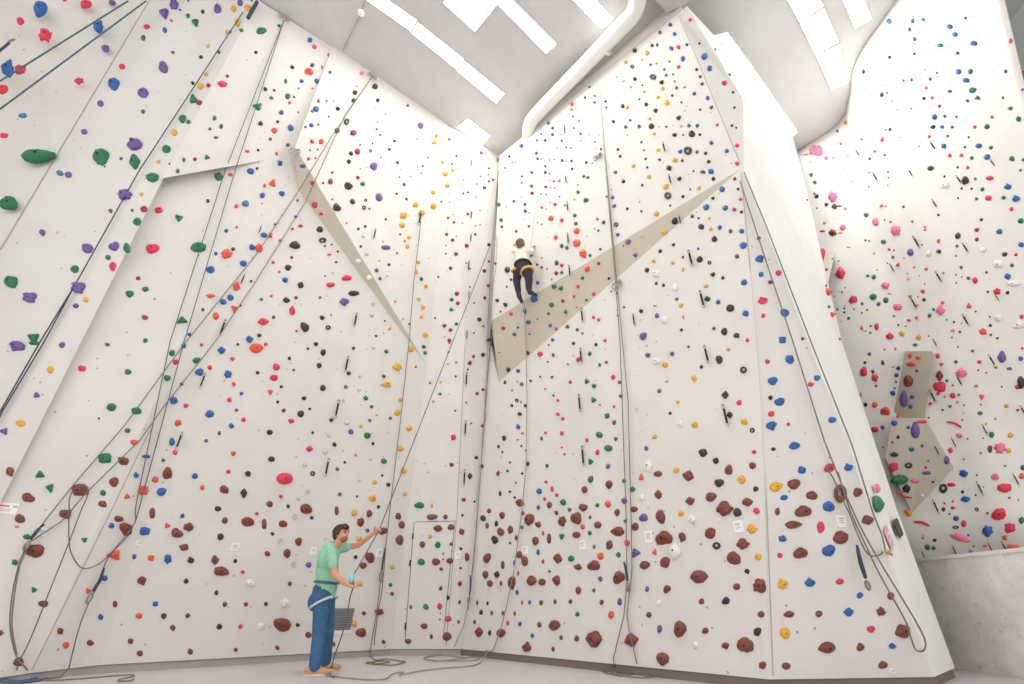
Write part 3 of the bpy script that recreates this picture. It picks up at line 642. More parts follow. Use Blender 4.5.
o,270.5,391.9,6,6.3, r,453.2,437.2,6.3,6, g,593.2,399.6,6,6.3, g,607,415.6,6,6.3, k,248.2,473.7,6.3,6, b,194.9,476.2,6,6.3, y,675.8,470.2,6,6.3, n,701.2,601.4,6,6.3, v,926.5,473,9.4,4, o,210.7,295.8,8.7,4.3, c,59.6,172.8,7,5.3, k,323.3,352.4,5.3,7,
y,694,378.2,5.3,7, r,811.4,384.1,7,5.3, b,978.2,145.7,7.3,5, r,876.4,326.5,4.7,7.7, k,375.4,86,6,6, o,274.5,130.2,6,6, r,321.3,141.2,6,6, y,415.8,204.2,6,6, y,665.3,186.1,6,6, y,655.8,213.4,6,6, b,721.7,188.8,6,6, n,834,206.2,6,6,
p,842.6,227.1,6,6, b,934,117,6,6, b,943.3,146.2,6,6, g,1020.5,220.9,6,6, g,107.4,257.4,6,6, y,85.5,299.1,6,6, k,506.7,269.2,6,6, k,714.1,238.9,6,6, b,761.3,274.1,6,6, r,778.9,272.6,6,6, k,707.2,298.6,6,6, g,885.6,300.1,6,6,
y,901.9,333.2,6,6, k,319.6,365.2,6,6, d,325.5,451.4,6,6, b,894.4,423.2,6,6, y,1010.5,435.2,6,6, y,1008.3,450.5,6,6, v,308.9,564.9,6,6, r,780.4,555.2,6,6, b,957.9,71.5,6.3,5.7, k,269.7,432.3,6.3,5.7, r,539.4,353.9,6.3,5.7, b,111.6,525.6,6.3,5.7,
b,136.4,475.2,5.7,6.3, k,219.3,626.9,5.7,6.3, g,425.8,606.9,5.7,6.3, n,408.1,641.6,6.3,5.7, o,586.8,268.6,5.3,6.7, k,930.2,168.3,7,5, n,115.2,604.1,5,7, n,502.3,564.9,4,8.7, g,586.5,381.2,5.7,6, r,1017.5,386.8,6,5.7, g,384.1,461,6,5.7, y,359.2,538.5,6,5.7,
g,617.9,554.9,5.7,6, b,955.9,518.3,6,5.7, y,360.4,584.2,6,5.7, r,121.9,66.3,5.8,5.8, r,146.3,25.9,5.8,5.8, v,239.8,2.5,5.8,5.8, m,198.6,101.9,5.8,5.8, b,310.4,39.6,5.8,5.8, b,164.3,29.7,5,6.7, b,949.2,26.7,6.7,5, g,977.2,97.9,6.7,5, m,144.6,317.2,6.7,5,
o,828.9,291.8,5,6.7, r,291.2,420.8,6.7,5, o,874.7,404.6,5,6.7, d,294.9,516.5,5,6.7, k,482.8,518.3,5,6.7, g,287.9,96,5.3,6.3, g,207.1,157.1,6.3,5.3, g,883.1,241.4,6.3,5.3, b,538.9,491.1,5.3,6.3, g,927.3,547.3,5.3,6.3, k,163.8,616.1,5.3,6.3, b,146.3,456.5,8.3,4,
v,619.4,601.7,4.3,7.7, k,470.2,475.9,4.7,7, n,576.5,638.3,4.7,7, y,666.3,102.7,5.7,5.7, b,710.2,68,5.7,5.7, b,888.7,21.4,5.7,5.7, g,969.9,71.3,5.7,5.7, v,84,131.5,5.7,5.7, b,280.2,162.9,5.7,5.7, b,281.9,193.3,5.7,5.7, k,353,201.2,5.7,5.7, y,445.5,173.3,5.7,5.7,
o,550.6,217.9,5.7,5.7, k,651.1,126.2,5.7,5.7, y,674.5,159.6,5.7,5.7, k,668.6,167.8,5.7,5.7, b,724.9,207.5,5.7,5.7, g,986.6,126.7,5.7,5.7, v,75.6,305.5,5.7,5.7, b,285.2,279.8,5.7,5.7, w,358.2,261.4,5.7,5.7, y,425.5,334.9,5.7,5.7, g,553.7,286.4,5.7,5.7, g,551.4,304.6,5.7,5.7,
v,627.9,241.5,5.7,5.7, y,664.1,231.7,5.7,5.7, b,741.3,231,5.7,5.7, y,918.1,337.2,5.7,5.7, w,927.8,253.4,5.7,5.7, r,175.7,362,5.7,5.7, b,231.5,425.8,5.7,5.7, r,175.2,452.2,5.7,5.7, v,351.2,431.7,5.7,5.7, r,738.8,402.5,5.7,5.7, b,892.7,392.9,5.7,5.7, m,267.5,553.7,5.7,5.7,
g,632.1,489.2,5.7,5.7, k,755.5,488.9,5.7,5.7, o,1005,537.8,5.7,5.7, k,746.8,571.3,5.7,5.7, k,1004.6,254.1,6,5.3, v,647.4,355,6,5.3, o,582.8,526.8,5.3,6, k,186,581.4,5.3,6, m,245.8,604.6,5.3,6, r,724.6,82.7,6.3,5, g,957.2,53.1,6.3,5, o,229.4,399.9,5,6.3,
b,911.8,449.2,6.3,5, v,646.9,589.2,5,6.3, n,539.4,624.6,5,6.3, g,142.8,37.6,4.7,6.7, m,771.2,281.8,6.7,4.7, r,597,452.4,4.7,6.7, n,486.8,525.8,4.3,7.3, g,1022.5,467.7,4.3,7.3, o,233.6,453.2,5.3,5.7, b,910.1,406.8,5.7,5.3, n,224.8,604.2,5.3,5.7, n,187.7,615.9,5.3,5.7,
r,240.6,626.8,5.3,5.7, g,585.6,200,6,5, g,811.2,174.6,5,6, k,773.8,448.9,6,5, r,937.8,355.9,5,6, r,979.4,361.7,6,5, b,1020.8,358.4,5,6, o,202.2,487.7,5,6, d,307.9,491.2,6,5, y,392.1,566.9,6,5, g,569.1,509.8,5,6, v,607.7,466.5,5,6,
v,600.3,578.7,5,6, b,316.6,80.7,4.7,6.3, b,682.5,58.1,4.7,6.3, b,302.4,166.1,6.3,4.7, k,932.5,126.7,6.3,4.7, o,270.2,235.3,4.7,6.3, y,407.5,246.2,4.7,6.3, k,503.5,438,4.7,6.3, r,612.9,376.7,4.7,6.3, o,861.7,327.9,4,7.3, r,551.7,489.1,4,7.3, r,300.8,225.6,6.7,4.3,
o,938.2,241,4.3,6.7, k,496,523.8,4.3,6.7, n,0.8,632.6,4.3,6.7, g,912.3,21.2,5,5.7, g,929.8,79,5,5.7, g,178,170.8,5,5.7, g,865.9,214.5,5.7,5, k,322.1,317.5,5.7,5, r,1021.7,316.5,5,5.7, v,615.4,438.7,5,5.7, b,134.4,556.5,5,5.7, y,374.4,482.2,5.7,5,
n,445.4,516.8,5,5.7, k,881.4,94.7,4.7,6, y,435.2,142.4,6,4.7, y,705.7,285.6,6,4.7, k,938.2,251.4,6,4.7, r,209.7,367.5,4.7,6, r,577.8,359,4.7,6, o,941,364.2,6,4.7, y,1006.6,406,6,4.7, m,459.9,583.9,4.7,6, n,601.5,602.1,4.7,6, g,577.1,614.3,4.7,6,
o,314.9,46.4,5.3,5.3, b,312.3,64.8,5.3,5.3, b,281.7,112.2,5.3,5.3, p,361.7,72.6,5.3,5.3, k,355.4,92.3,5.3,5.3, y,646.6,52.9,5.3,5.3, k,661.3,81.8,5.3,5.3, b,914.1,39.2,5.3,5.3, k,260.8,123.2,5.3,5.3, o,236.1,205.8,5.3,5.3, g,363.2,183.6,5.3,5.3, y,447.2,185.5,5.3,5.3,
k,678.3,117.3,5.3,5.3, p,825.9,157.9,5.3,5.3, g,814.8,182.1,5.3,5.3, g,1003.6,197.5,5.3,5.3, g,145.3,340.2,5.3,5.3, d,371.7,315,5.3,5.3, y,425.8,285.9,5.3,5.3, y,423.5,307.2,5.3,5.3, m,457.6,303.1,5.3,5.3, g,451.2,309.3,5.3,5.3, g,560.4,287.8,5.3,5.3, g,565.3,311.8,5.3,5.3,
g,567.3,326.5,5.3,5.3, v,656.6,315.7,5.3,5.3, k,646.6,269.7,5.3,5.3, v,617.4,234.3,5.3,5.3, k,712.6,274.1,5.3,5.3, b,717.9,302.1,5.3,5.3, g,873.7,276.8,5.3,5.3, b,183.7,346,5.3,5.3, r,186,405.5,5.3,5.3, r,243.5,419.8,5.3,5.3, g,366,398.1,5.3,5.3, y,400.1,399.8,5.3,5.3,
d,347,423,5.3,5.3, g,593.5,385.8,5.3,5.3, k,770.8,397.4,5.3,5.3, r,767.5,361.7,5.3,5.3, n,235.6,649.8,5.3,5.3, b,537.7,552.5,4,7, g,922.6,19.4,6.3,4.3, g,915.3,344.7,6.3,4.3, r,909.8,355.7,4,6.7, b,908.9,29.7,4.7,5.7, g,561.3,245.9,4.7,5.7, g,556.4,262.7,4.7,5.7,
o,232.8,358.7,5.7,4.7, k,507.8,369.6,4.7,5.7, b,518,426.7,4.7,5.7, r,561.8,433.2,4.7,5.7, v,613.9,422.2,4.7,5.7, y,654.3,436.7,4.7,5.7, v,646.3,448.2,4.7,5.7, b,882.4,362.7,4.7,5.7, g,980.2,413,5.7,4.7, b,182.4,516.1,4.7,5.7, d,305.4,464.9,5.7,4.7, b,538.2,507.3,4.7,5.7,
r,242.5,572,5.7,4.7, k,216.4,593,4.7,5.7, k,266,604.2,4.7,5.7, b,532.2,635.5,4.7,5.7, b,671.3,47.9,5,5.3, g,163.2,460.2,5,5.3, g,625.2,521.1,5,5.3, k,862.7,71.8,4.3,6, g,1010,108.2,6,4.3, r,1010.5,40.9,4.3,6, g,214.8,117.7,4.3,6, g,221.1,126.2,4.3,6,
g,183.9,159.6,4.3,6, y,436.9,135.7,4.3,6, n,702.7,171.6,6,4.3, p,860.3,394.6,4.3,6, n,540.9,602.4,4.3,6, g,560.9,637.3,4.3,6, m,497.8,472.9,4,6.3, k,338,108.5,5,5, k,354,100.2,5,5, b,670,24.2,5,5, k,634.4,50.1,5,5, k,634.6,78.5,5,5,
d,622.4,80.2,5,5, k,645.9,103.9,5,5, k,655.3,110.2,5,5, o,571.4,103.9,5,5, g,914,53.8,5,5, k,888.9,57.3,5,5, b,311.8,124.9,5,5, r,311.8,182.6,5,5, k,351.5,153.2,5,5, y,433.2,192.2,5,5, v,520.8,145.4,5,5, y,648.8,176.6,5,5,
k,679.2,178.3,5,5, b,711.2,142.4,5,5, r,737.1,163.3,5,5, r,733.8,209.5,5,5, b,719.4,227.1,5,5, k,816.4,196.3,5,5, r,960.9,155.4,5,5, g,971.6,157.8,5,5, r,1011.6,208.9,5,5, m,137.9,278.1,5,5, b,189.4,334.5,5,5, g,421.7,278.8,5,5,
m,456.9,293.3,5,5, g,451.7,299.3,5,5, m,449.2,340.2,5,5, k,504.8,304.5,5,5, o,555.4,236.9,5,5, o,577.6,286.1,5,5, b,528.4,322,5,5, k,640.6,311,5,5, y,680.7,305,5,5, y,653.3,260.4,5,5, v,635.2,254.7,5,5, n,736.8,256.4,5,5,
r,763.8,315.8,5,5, p,916,317.5,5,5, r,922.6,291.1,5,5, g,923.8,299.5,5,5, m,976.7,229.7,5,5, g,1012,265.1,5,5, o,234.1,384.1,5,5, k,315.9,344,5,5, k,334.7,444.5,5,5, g,384.1,376.1,5,5, g,371.9,406.6,5,5, b,518,370.7,5,5,
v,671.8,353.4,5,5, y,728.3,349,5,5, k,752,430.3,5,5, r,753.8,451.9,5,5, v,896.4,374.9,5,5, r,228.3,471.9,5,5, k,235.5,561.2,5,5, v,339.7,494.1,5,5, k,312.6,473.4,5,5, m,451.4,464.7,5,5, r,312.6,141.2,4.7,5.3, k,349,161.3,4.7,5.3,
k,328.1,327.4,5.3,4.7, k,304.1,398.3,5.3,4.7, o,918.1,357.5,5.3,4.7, n,277.2,647.8,4.7,5.3, n,289.9,583.5,4.7,5.3, g,285.9,80.7,3.7,6.7, k,955.5,527.5,6.7,3.7, k,674.1,134.9,5.7,4.3, b,524.7,311,4.3,5.7, b,911.8,397.1,5.7,4.3, n,488.8,510.8,4.3,5.7, n,555.9,512.8,4.3,5.7,
v,971.2,552.5,4.3,5.7, n,570.1,601.7,4.3,5.7, g,593.7,590.4,4.3,5.7, g,187.7,15.5,4.2,5.8, r,586.5,440.2,4,6, v,1009.1,368.7,6,4, k,480.9,612.2,4,6, b,898.1,368.2,4.7,5, d,298.2,498.6,5,4.7, g,597,505.3,4.7,5, g,521.5,527.3,4.7,5, n,363.9,613.3,4.7,5,
n,383.9,642,4.7,5, k,489.3,633,3.7,6.3, o,230.8,174.5,5.7,4, m,107,344.5,5.7,4, o,995.8,367.4,5.7,4, r,952.5,507.9,5.7,4, n,334,644.1,4,5.7, b,516.7,592.5,4,5.7, b,519.7,623.8,4,5.7, y,443,162.1,5.3,4.3, y,405,493.6,4.3,5.3, k,527.2,463.7,4.3,5.3,
g,589.6,532.8,4.3,5.3, n,440.5,588.5,4.3,5.3, k,265.7,88.8,4.2,5.3, g,949.5,91.2,6,3.7, o,881.7,139.4,3.7,6, n,515.8,537.8,3.7,6, g,1009.6,486.1,3.7,6, g,142.8,111.4,4.7,4.7, g,241.1,29.6,4.7,4.7, y,205.7,74.3,4.7,4.7, m,208.1,84.7,4.7,4.7, g,279.2,25.4,4.7,4.7,
k,292.6,66.8,4.7,4.7, b,301.6,81,4.7,4.7, o,289.9,102.7,4.7,4.7, k,377.9,99.9,4.7,4.7, m,659.6,32.2,4.7,4.7, b,674.1,33.9,4.7,4.7, r,678.3,46.8,4.7,4.7, y,625.2,62.3,4.7,4.7, y,662.5,88.8,4.7,4.7, k,622.4,106,4.7,4.7, y,626.6,106.9,4.7,4.7, b,707.4,98,4.7,4.7,
k,923.5,98.5,4.7,4.7, v,120.7,158.1,4.7,4.7, y,158.1,161.6,4.7,4.7, y,141.3,193.8,4.7,4.7, v,110.5,210.5,4.7,4.7, g,188,121.8,4.7,4.7, g,397.6,162.1,4.7,4.7, r,554.7,203.8,4.7,4.7, o,561.4,219.7,4.7,4.7, g,574.5,215,4.7,4.7, g,575.6,223.4,4.7,4.7, k,616,224.2,4.7,4.7,
y,633.2,165.4,4.7,4.7, y,657.9,149.9,4.7,4.7, b,680,151.1,4.7,4.7, b,726.6,150.9,4.7,4.7, r,737.6,145.1,4.7,4.7, k,713.2,178.8,4.7,4.7, y,698.7,187.5,4.7,4.7, g,944.5,116,4.7,4.7, b,942,126.7,4.7,4.7, g,951.9,127,4.7,4.7, g,990.8,147.4,4.7,4.7, r,949.5,155.7,4.7,4.7,
g,982.1,189.1,4.7,4.7, g,976.2,198.8,4.7,4.7, o,881.1,205.8,4.7,4.7, b,226.1,230.7,4.7,4.7, k,259.5,335.2,4.7,4.7, y,409.1,237.2,4.7,4.7, v,377.1,270.1,4.7,4.7, d,373.1,304.1,4.7,4.7, y,422,316.7,4.7,4.7, m,466.7,245.4,4.7,4.7, g,456.1,253.5,4.7,4.7, g,450.7,267.7,4.7,4.7,
m,444.4,325.4,4.7,4.7, k,479.3,319.2,4.7,4.7, r,561.4,265.2,4.7,4.7, m,556.1,273.1,4.7,4.7, g,561.6,272.3,4.7,4.7, y,672.5,262.4,4.7,4.7, m,730.3,230.8,4.7,4.7, n,759,238,4.7,4.7, n,713.6,328.4,4.7,4.7, r,747,340.2,4.7,4.7, o,897.4,264.4,4.7,4.7, v,878.4,304,4.7,4.7,
y,909.8,295.6,4.7,4.7, y,916.1,304.8,4.7,4.7, g,929.5,315.3,4.7,4.7, m,976.6,239.5,4.7,4.7, k,257.5,372.7,4.7,4.7, m,283.7,410.5,4.7,4.7, k,331.5,419.8,4.7,4.7, k,348.7,373.2,4.7,4.7, g,386.6,351.4,4.7,4.7, g,423.8,346.7,4.7,4.7, v,369.9,420.5,4.7,4.7, m,469.9,363,4.7,4.7,
k,483.1,354.5,4.7,4.7, v,620.4,395.9,4.7,4.7, k,519.5,413.8,4.7,4.7, r,562.6,418.5,4.7,4.7, d,666.6,380.7,4.7,4.7, v,659.1,390.9,4.7,4.7, y,677.5,402.1,4.7,4.7, r,788.7,424,4.7,4.7, k,865.7,404.5,4.7,4.7, b,908.6,427.3,4.7,4.7, v,882.7,427.2,4.7,4.7, g,955.9,361.7,4.7,4.7,
g,949.9,406.3,4.7,4.7, r,280.7,496.2,4.7,4.7, k,311.6,517.8,4.7,4.7, k,388.3,484.7,4.7,4.7, y,430.2,536.5,4.7,4.7, m,463.6,499.8,4.7,4.7, v,624,480.7,4.7,4.7, k,297.6,625.1,4.7,4.7, o,833,314,4.3,5, g,589.5,353.7,4.3,5, g,933.7,548,4.3,5, k,943.3,509.4,4.3,5,
g,390.8,584.9,4.3,5, y,226.1,31.4,3.7,5.8, r,481.4,151.6,4,5.3, o,925.8,268.9,5.3,4, p,952.7,330.2,5.3,4, o,976.1,385.8,5.3,4, y,417.1,271.9,3.7,5.7, r,542.7,533.2,3.7,5.7, n,431.5,636.5,3.7,5.7, g,554.7,601.7,3.7,5.7, n,553.1,648.8,3.7,5.7, n,392.1,593.7,4.3,4.7,
y,923.1,537,3,6.7, k,527.5,353,4,5, k,481.6,466,4,5, n,500.6,583.4,3.3,6, r,507.7,623.1,3.3,6, r,544.4,498.6,3.7,5.3, m,522.5,512.8,3.7,5.3, r,542.6,561.5,3.7,5.3, y,432.2,505.3,3.3,5.7, k,499.8,493.6,3.3,5.7, k,448,597.6,3.3,5.7, o,942.3,302.8,4.7,4,
k,355.7,557,4,4.7, k,202.4,11.4,3.7,5, g,271.7,97.7,5,3.7, o,264.5,185.3,3.7,5, r,593.5,293.5,3.7,5, m,219.3,433.2,3.7,5, m,498.1,446.4,3.7,5, k,632.1,66.3,4.3,4.3, r,678.3,66.5,4.3,4.3, b,694,93.5,4.3,4.3, n,711.1,106.9,4.3,4.3, g,965.2,17.9,4.3,4.3,
o,926,87.7,4.3,4.3, b,1005.3,71.5,4.3,4.3, g,131.9,210.2,4.3,4.3, m,194.9,159.1,4.3,4.3, k,208.1,200.8,4.3,4.3, b,287.7,144.6,4.3,4.3, r,321,213.7,4.3,4.3, m,358,177.5,4.3,4.3, k,364,207.5,4.3,4.3, g,404.5,184.3,4.3,4.3, k,603.2,222,4.3,4.3, v,612.4,197.2,4.3,4.3,
v,614,205.5,4.3,4.3, k,623.2,181.3,4.3,4.3, v,615.2,171.9,4.3,4.3, v,638.7,126.2,4.3,4.3, y,653.8,133.7,4.3,4.3, b,688.5,125.4,4.3,4.3, b,697,125.2,4.3,4.3, k,708.5,161.6,4.3,4.3, r,740.3,199.3,4.3,4.3, n,692,216.2,4.3,4.3, k,826.3,204.2,4.3,4.3, o,845.1,122.7,4.3,4.3,
r,974.6,126.7,4.3,4.3, r,967.2,167.6,4.3,4.3, b,216.1,253.4,4.3,4.3, k,233.1,248.9,4.3,4.3, d,363.7,236,4.3,4.3, d,366.7,253.9,4.3,4.3, y,418.5,262.2,4.3,4.3, y,418.5,299,4.3,4.3, m,450.5,329.7,4.3,4.3, k,488.3,339.9,4.3,4.3, k,489,244.4,4.3,4.3, m,484.4,270.6,4.3,4.3,
m,484.8,297.6,4.3,4.3, k,496.8,300.3,4.3,4.3, m,503.1,327.9,4.3,4.3, g,566.6,247.7,4.3,4.3, b,530.7,254.4,4.3,4.3, b,549.9,325.2,4.3,4.3, b,514.3,334.2,4.3,4.3, k,660,251,4.3,4.3, d,641.2,236,4.3,4.3, y,710.7,229.2,4.3,4.3, k,1007.5,292.5,4.3,4.3, r,201.7,344.8,4.3,4.3,
b,241.5,393.3,4.3,4.3, b,206.1,440.9,4.3,4.3, r,265.9,344,4.3,4.3, k,289.2,358.2,4.3,4.3, d,373.7,347.3,4.3,4.3, g,425.2,353,4.3,4.3, y,361,426,4.3,4.3, k,373.2,443.5,4.3,4.3, m,482.6,425.8,4.3,4.3, d,358.7,390.1,4.3,4.3, v,619.4,382.2,4.3,4.3, o,557.3,414.1,4.3,4.3,
k,669.8,413.1,4.3,4.3, k,701.2,366.9,4.3,4.3, b,873,371.4,4.3,4.3, v,869.2,354,4.3,4.3, k,898.4,437.2,4.3,4.3, p,892.7,441.9,4.3,4.3, r,938.2,393.4,4.3,4.3, k,288.1,506.3,4.3,4.3, r,257,513.8,4.3,4.3, k,272.4,533.8,4.3,4.3, v,337.5,469,4.3,4.3, m,441,569.2,4.3,4.3,
r,556.9,495.1,4.3,4.3, k,934.5,540.2,4.3,4.3, r,822.3,231,6.7,2.7, b,513.8,562.9,2.7,6.7, o,16.7,526.8,6,3, y,207.4,45.9,4.2,4.2, g,172.7,52.1,4.2,4.2, k,200.7,56.8,4.2,4.2, k,192.7,82.7,4.2,4.2, b,330.3,72.1,4.2,4.2, o,318.8,101,4.2,4.2, d,616.5,76,4.2,4.2,
o,247.8,151.1,5.3,3.3, r,911.1,79.8,3.7,4.7, y,390.1,328.2,3.7,4.7, r,1015.8,254.7,4.7,3.7, g,599.3,364.9,3.7,4.7, b,546.6,465.7,3.7,4.7, y,683,317.3,3,5.7, n,491.5,612.9,3,5.7, r,65.1,0,5,3.3, o,328.8,54.8,3.3,5, r,908.9,320.3,5,3.3, v,593.8,546.7,3.3,5,
n,502.8,612.9,3.3,5, n,474.3,622.1,3.3,5, b,529.4,602.2,3.3,5, n,514.3,613.4,3.3,5, y,683,269.2,2.7,6, r,518,573.3,2.7,6, k,256.2,52.1,4,4, y,657.8,96.9,4,4, n,701.9,83.5,4,4, r,903.1,80.7,4,4, b,967.4,100.7,4,4, r,931.8,97.9,4,4,
m,939.2,105.9,4,4, k,277.9,121.5,4,4, r,308.9,158.8,4,4, g,406.8,198.8,4,4, y,452.9,169.9,4,4, k,498.5,204.2,4,4, g,552.2,127.7,4,4, g,552.2,134.4,4,4, b,536,152.7,4,4, g,587.5,177.1,4,4, b,531.4,185.5,4,4, g,577.8,192,4,4,
k,531.7,192.8,4,4, b,525,210.9,4,4, k,613.2,121.2,4,4, v,625.4,126.9,4,4, k,705.4,152.9,4,4, r,717.1,124.4,4,4, k,712.7,197.8,4,4, m,734.6,178.8,4,4, b,737.8,189,4,4, y,824.3,222.5,4,4, r,947.4,136.2,4,4, b,1023,159.9,4,4,
g,981.2,219.5,4,4, k,889.7,129.4,4,4, b,203.2,309.7,4,4, m,295.9,297.6,4,4, v,380.4,278.4,4,4, g,452.4,239.9,4,4, g,456.4,323.7,4,4, m,488.3,285.4,4,4, r,511,313.8,4,4, v,537.4,282.6,4,4, g,582.3,277.6,4,4, m,562.4,300.8,4,4,
r,555.9,328.7,4,4, r,598.5,319.7,4,4, b,552.6,339.9,4,4, k,656.1,283.1,4,4, v,676.7,298.8,4,4, y,654.9,305,4,4, k,673.3,244.4,4,4, k,709.4,262.4,4,4, k,722.6,277.6,4,4, m,802.9,338.7,4,4, b,826.1,269.1,4,4, v,892.4,257.1,4,4,
y,907.8,278.9,4,4, v,933.2,309.5,4,4, v,961.2,267.2,4,4, k,181.7,384.1,4,4, m,236.5,410,4,4, k,277.9,401.8,4,4, d,328.6,435.5,4,4, k,353.4,348,4,4, d,359.9,376.7,4,4, y,355.4,454.7,4,4, m,477.3,393.4,4,4, k,573.1,343.3,4,4,
k,595.7,344.3,4,4, r,606,362.2,4,4, r,570.3,382.1,4,4, k,525,405.6,4,4, r,545.2,432.7,4,4, d,636.2,409.1,4,4, g,946.5,380.7,4,4, k,378.4,506.6,4,4, k,367.4,530.6,4,4, n,450.9,544,4,4, k,460.9,548.8,4,4, k,476.3,457.7,4,4,
k,976.6,509.4,4,4, k,962.4,491.9,4,4, w,922.1,495.6,4,4, v,958.5,394.6,4.3,3.7, b,656.9,44.8,3.3,4.7, r,1017.5,410.1,4.7,3.3, v,590,517,3.3,4.7, n,410.6,607.1,3.3,4.7, y,805.9,154.1,6.7,2.3, o,839.3,205.8,5.7,2.7, r,984.9,545.8,5,3, r,521.7,602.4,3,5,
y,840.1,232.7,6.3,2.3, r,329.6,254.4,5.3,2.7, o,277,153.2,3.3,4.3, k,459.4,602.4,3,4.7, m,458.6,621.8,3,4.7, m,227.3,76,3.7,3.7, o,312.6,111,3.7,3.7, k,651.9,45.4,3.7,3.7, m,666,75.1,3.7,3.7, m,676.3,87.7,3.7,3.7, y,630.6,86.5,3.7,3.7, r,690.3,19.2,3.7,3.7,
b,686.7,44.3,3.7,3.7, k,696.5,69.3,3.7,3.7, n,699.9,76.3,3.7,3.7, b,1002.6,97.9,3.7,3.7, m,210.2,128.7,3.7,3.7, b,295.9,216.7,3.7,3.7, k,365.4,226.2,3.7,3.7, k,484.6,187.5,3.7,3.7, k,501,220,3.7,3.7, g,548.2,122.9,3.7,3.7, b,544.7,139.9,3.7,3.7, r,580.1,133.7,3.7,3.7,
b,537.2,158.3,3.7,3.7, g,561.9,160.3,3.7,3.7, k,586,162.4,3.7,3.7, b,545.1,172.1,3.7,3.7, b,531.4,171.9,3.7,3.7, g,583.5,176.3,3.7,3.7, b,545.6,186.5,3.7,3.7, b,524.7,204.2,3.7,3.7, k,619.9,156.2,3.7,3.7, y,649.6,118.7,3.7,3.7, y,680.8,126,3.7,3.7, m,682,160.4,3.7,3.7,
k,682.8,196.2,3.7,3.7, m,696.9,151.9,3.7,3.7, k,741.3,211.7,3.7,3.7, y,833,157.8,3.7,3.7, p,845.1,208.4,3.7,3.7, o,840.5,143.7,3.7,3.7, r,929,136.4,3.7,3.7, o,911.8,221.5,3.7,3.7, r,874.4,151.1,3.7,3.7, d,57.1,232.3,3.7,3.7, r,273.4,262.4,3.7,3.7, r,280.4,240.5,3.7,3.7,
m,291.9,257.2,3.7,3.7, o,271.2,295.8,3.7,3.7, y,395.1,301,3.7,3.7, m,446.5,234.3,3.7,3.7, g,589.8,255.1,3.7,3.7, m,598.5,263.4,3.7,3.7, b,548.1,313.5,3.7,3.7, r,593.3,317.3,3.7,3.7, r,604.8,340.2,3.7,3.7, k,663.3,285.3,3.7,3.7, k,681.2,329.7,3.7,3.7, b,848.5,318.3,3.7,3.7,
p,924.8,229.7,3.7,3.7, v,861.9,303.6,3.7,3.7, v,956.9,245.9,3.7,3.7, g,959.9,331.7,3.7,3.7, k,968.1,278.3,3.7,3.7, k,990.1,325.5,3.7,3.7, k,281.5,386.6,3.7,3.7, k,346,386.8,3.7,3.7, y,376.9,414.8,3.7,3.7, g,440.2,393.8,3.7,3.7, m,473.6,356.4,3.7,3.7, m,483.1,389.6,3.7,3.7,
k,521.3,384.2,3.7,3.7, r,614,406.6,3.7,3.7, k,516.5,400.3,3.7,3.7, k,865,362.4,3.7,3.7, v,922.3,445.9,3.7,3.7, o,952.5,385.1,3.7,3.7, r,930.3,403.6,3.7,3.7, r,545.6,481.9,3.7,3.7, r,926.1,467.4,3.7,3.7, n,476.9,602.9,2.7,5, g,867.5,275.6,4.3,3, k,504.7,382.4,3,4.3,
k,487.3,603.1,2.7,4.7, k,216.1,137.4,4.3,2.7, v,230.1,31.4,2.3,5, o,322.1,66.8,2.3,5, r,171.5,20.4,3.3,3.3, k,218.6,51.8,3.3,3.3, o,298.7,88.2,3.3,3.3, k,274.5,90.2,3.3,3.3, v,408,105.2,3.3,3.3, d,375.4,106.9,3.3,3.3, y,641.9,59.3,3.3,3.3, y,656.3,63.1,3.3,3.3,
y,643.8,91.5,3.3,3.3, k,672,95.5,3.3,3.3, k,605.3,101,3.3,3.3, o,571.4,109.4,3.3,3.3, g,733.4,91.8,3.3,3.3, r,886.9,93.2,3.3,3.3, v,1022.5,89.3,3.3,3.3, k,257,168.3,3.3,3.3, k,258.3,149.9,3.3,3.3, k,270.5,139,3.3,3.3, m,332.3,172.4,3.3,3.3, r,297.4,200.2,3.3,3.3,
o,237,227.2,3.3,3.3, k,370.7,150.7,3.3,3.3, k,394.9,140.7,3.3,3.3, k,389.4,149.1,3.3,3.3, k,365.7,200,3.3,3.3, m,467.7,213.7,3.3,3.3, k,501.5,226.7,3.3,3.3, b,536.7,139.9,3.3,3.3, b,545.1,166.1,3.3,3.3, r,553.7,180.8,3.3,3.3, r,541.7,207.2,3.3,3.3, k,627.1,208.7,3.3,3.3,
k,617.7,149.2,3.3,3.3, k,629.9,120.2,3.3,3.3, k,659.6,159.4,3.3,3.3, k,699.7,134.5,3.3,3.3, v,837.1,131,3.3,3.3, r,814.3,193.3,3.3,3.3, r,956.2,116.7,3.3,3.3, k,992.1,117,3.3,3.3, g,1020.5,170.1,3.3,3.3, d,861.3,131.5,3.3,3.3, d,856.3,133.7,3.3,3.3, o,279.2,271.8,3.3,3.3,
k,261.3,299.5,3.3,3.3, k,273.7,317.2,3.3,3.3, m,325,245.9,3.3,3.3, r,292.4,228.8,3.3,3.3, k,389.3,264.4,3.3,3.3, k,510.8,279.3,3.3,3.3, k,516,231.3,3.3,3.3, v,536.9,264.4,3.3,3.3, m,541.4,266.9,3.3,3.3, k,608.7,278.4,3.3,3.3, r,573.8,296.1,3.3,3.3, g,586.3,300,3.3,3.3,
k,577.1,329.7,3.3,3.3, g,623.9,307,3.3,3.3, k,682.7,257.1,3.3,3.3, b,697.9,248.7,3.3,3.3, v,829.3,306.5,3.3,3.3, g,865.2,240.2,3.3,3.3, r,888.9,249.2,3.3,3.3, y,913.8,267.2,3.3,3.3, k,986.3,272.4,3.3,3.3, m,990.6,334.9,3.3,3.3, d,128.2,354.9,3.3,3.3, k,237.8,344.3,3.3,3.3,
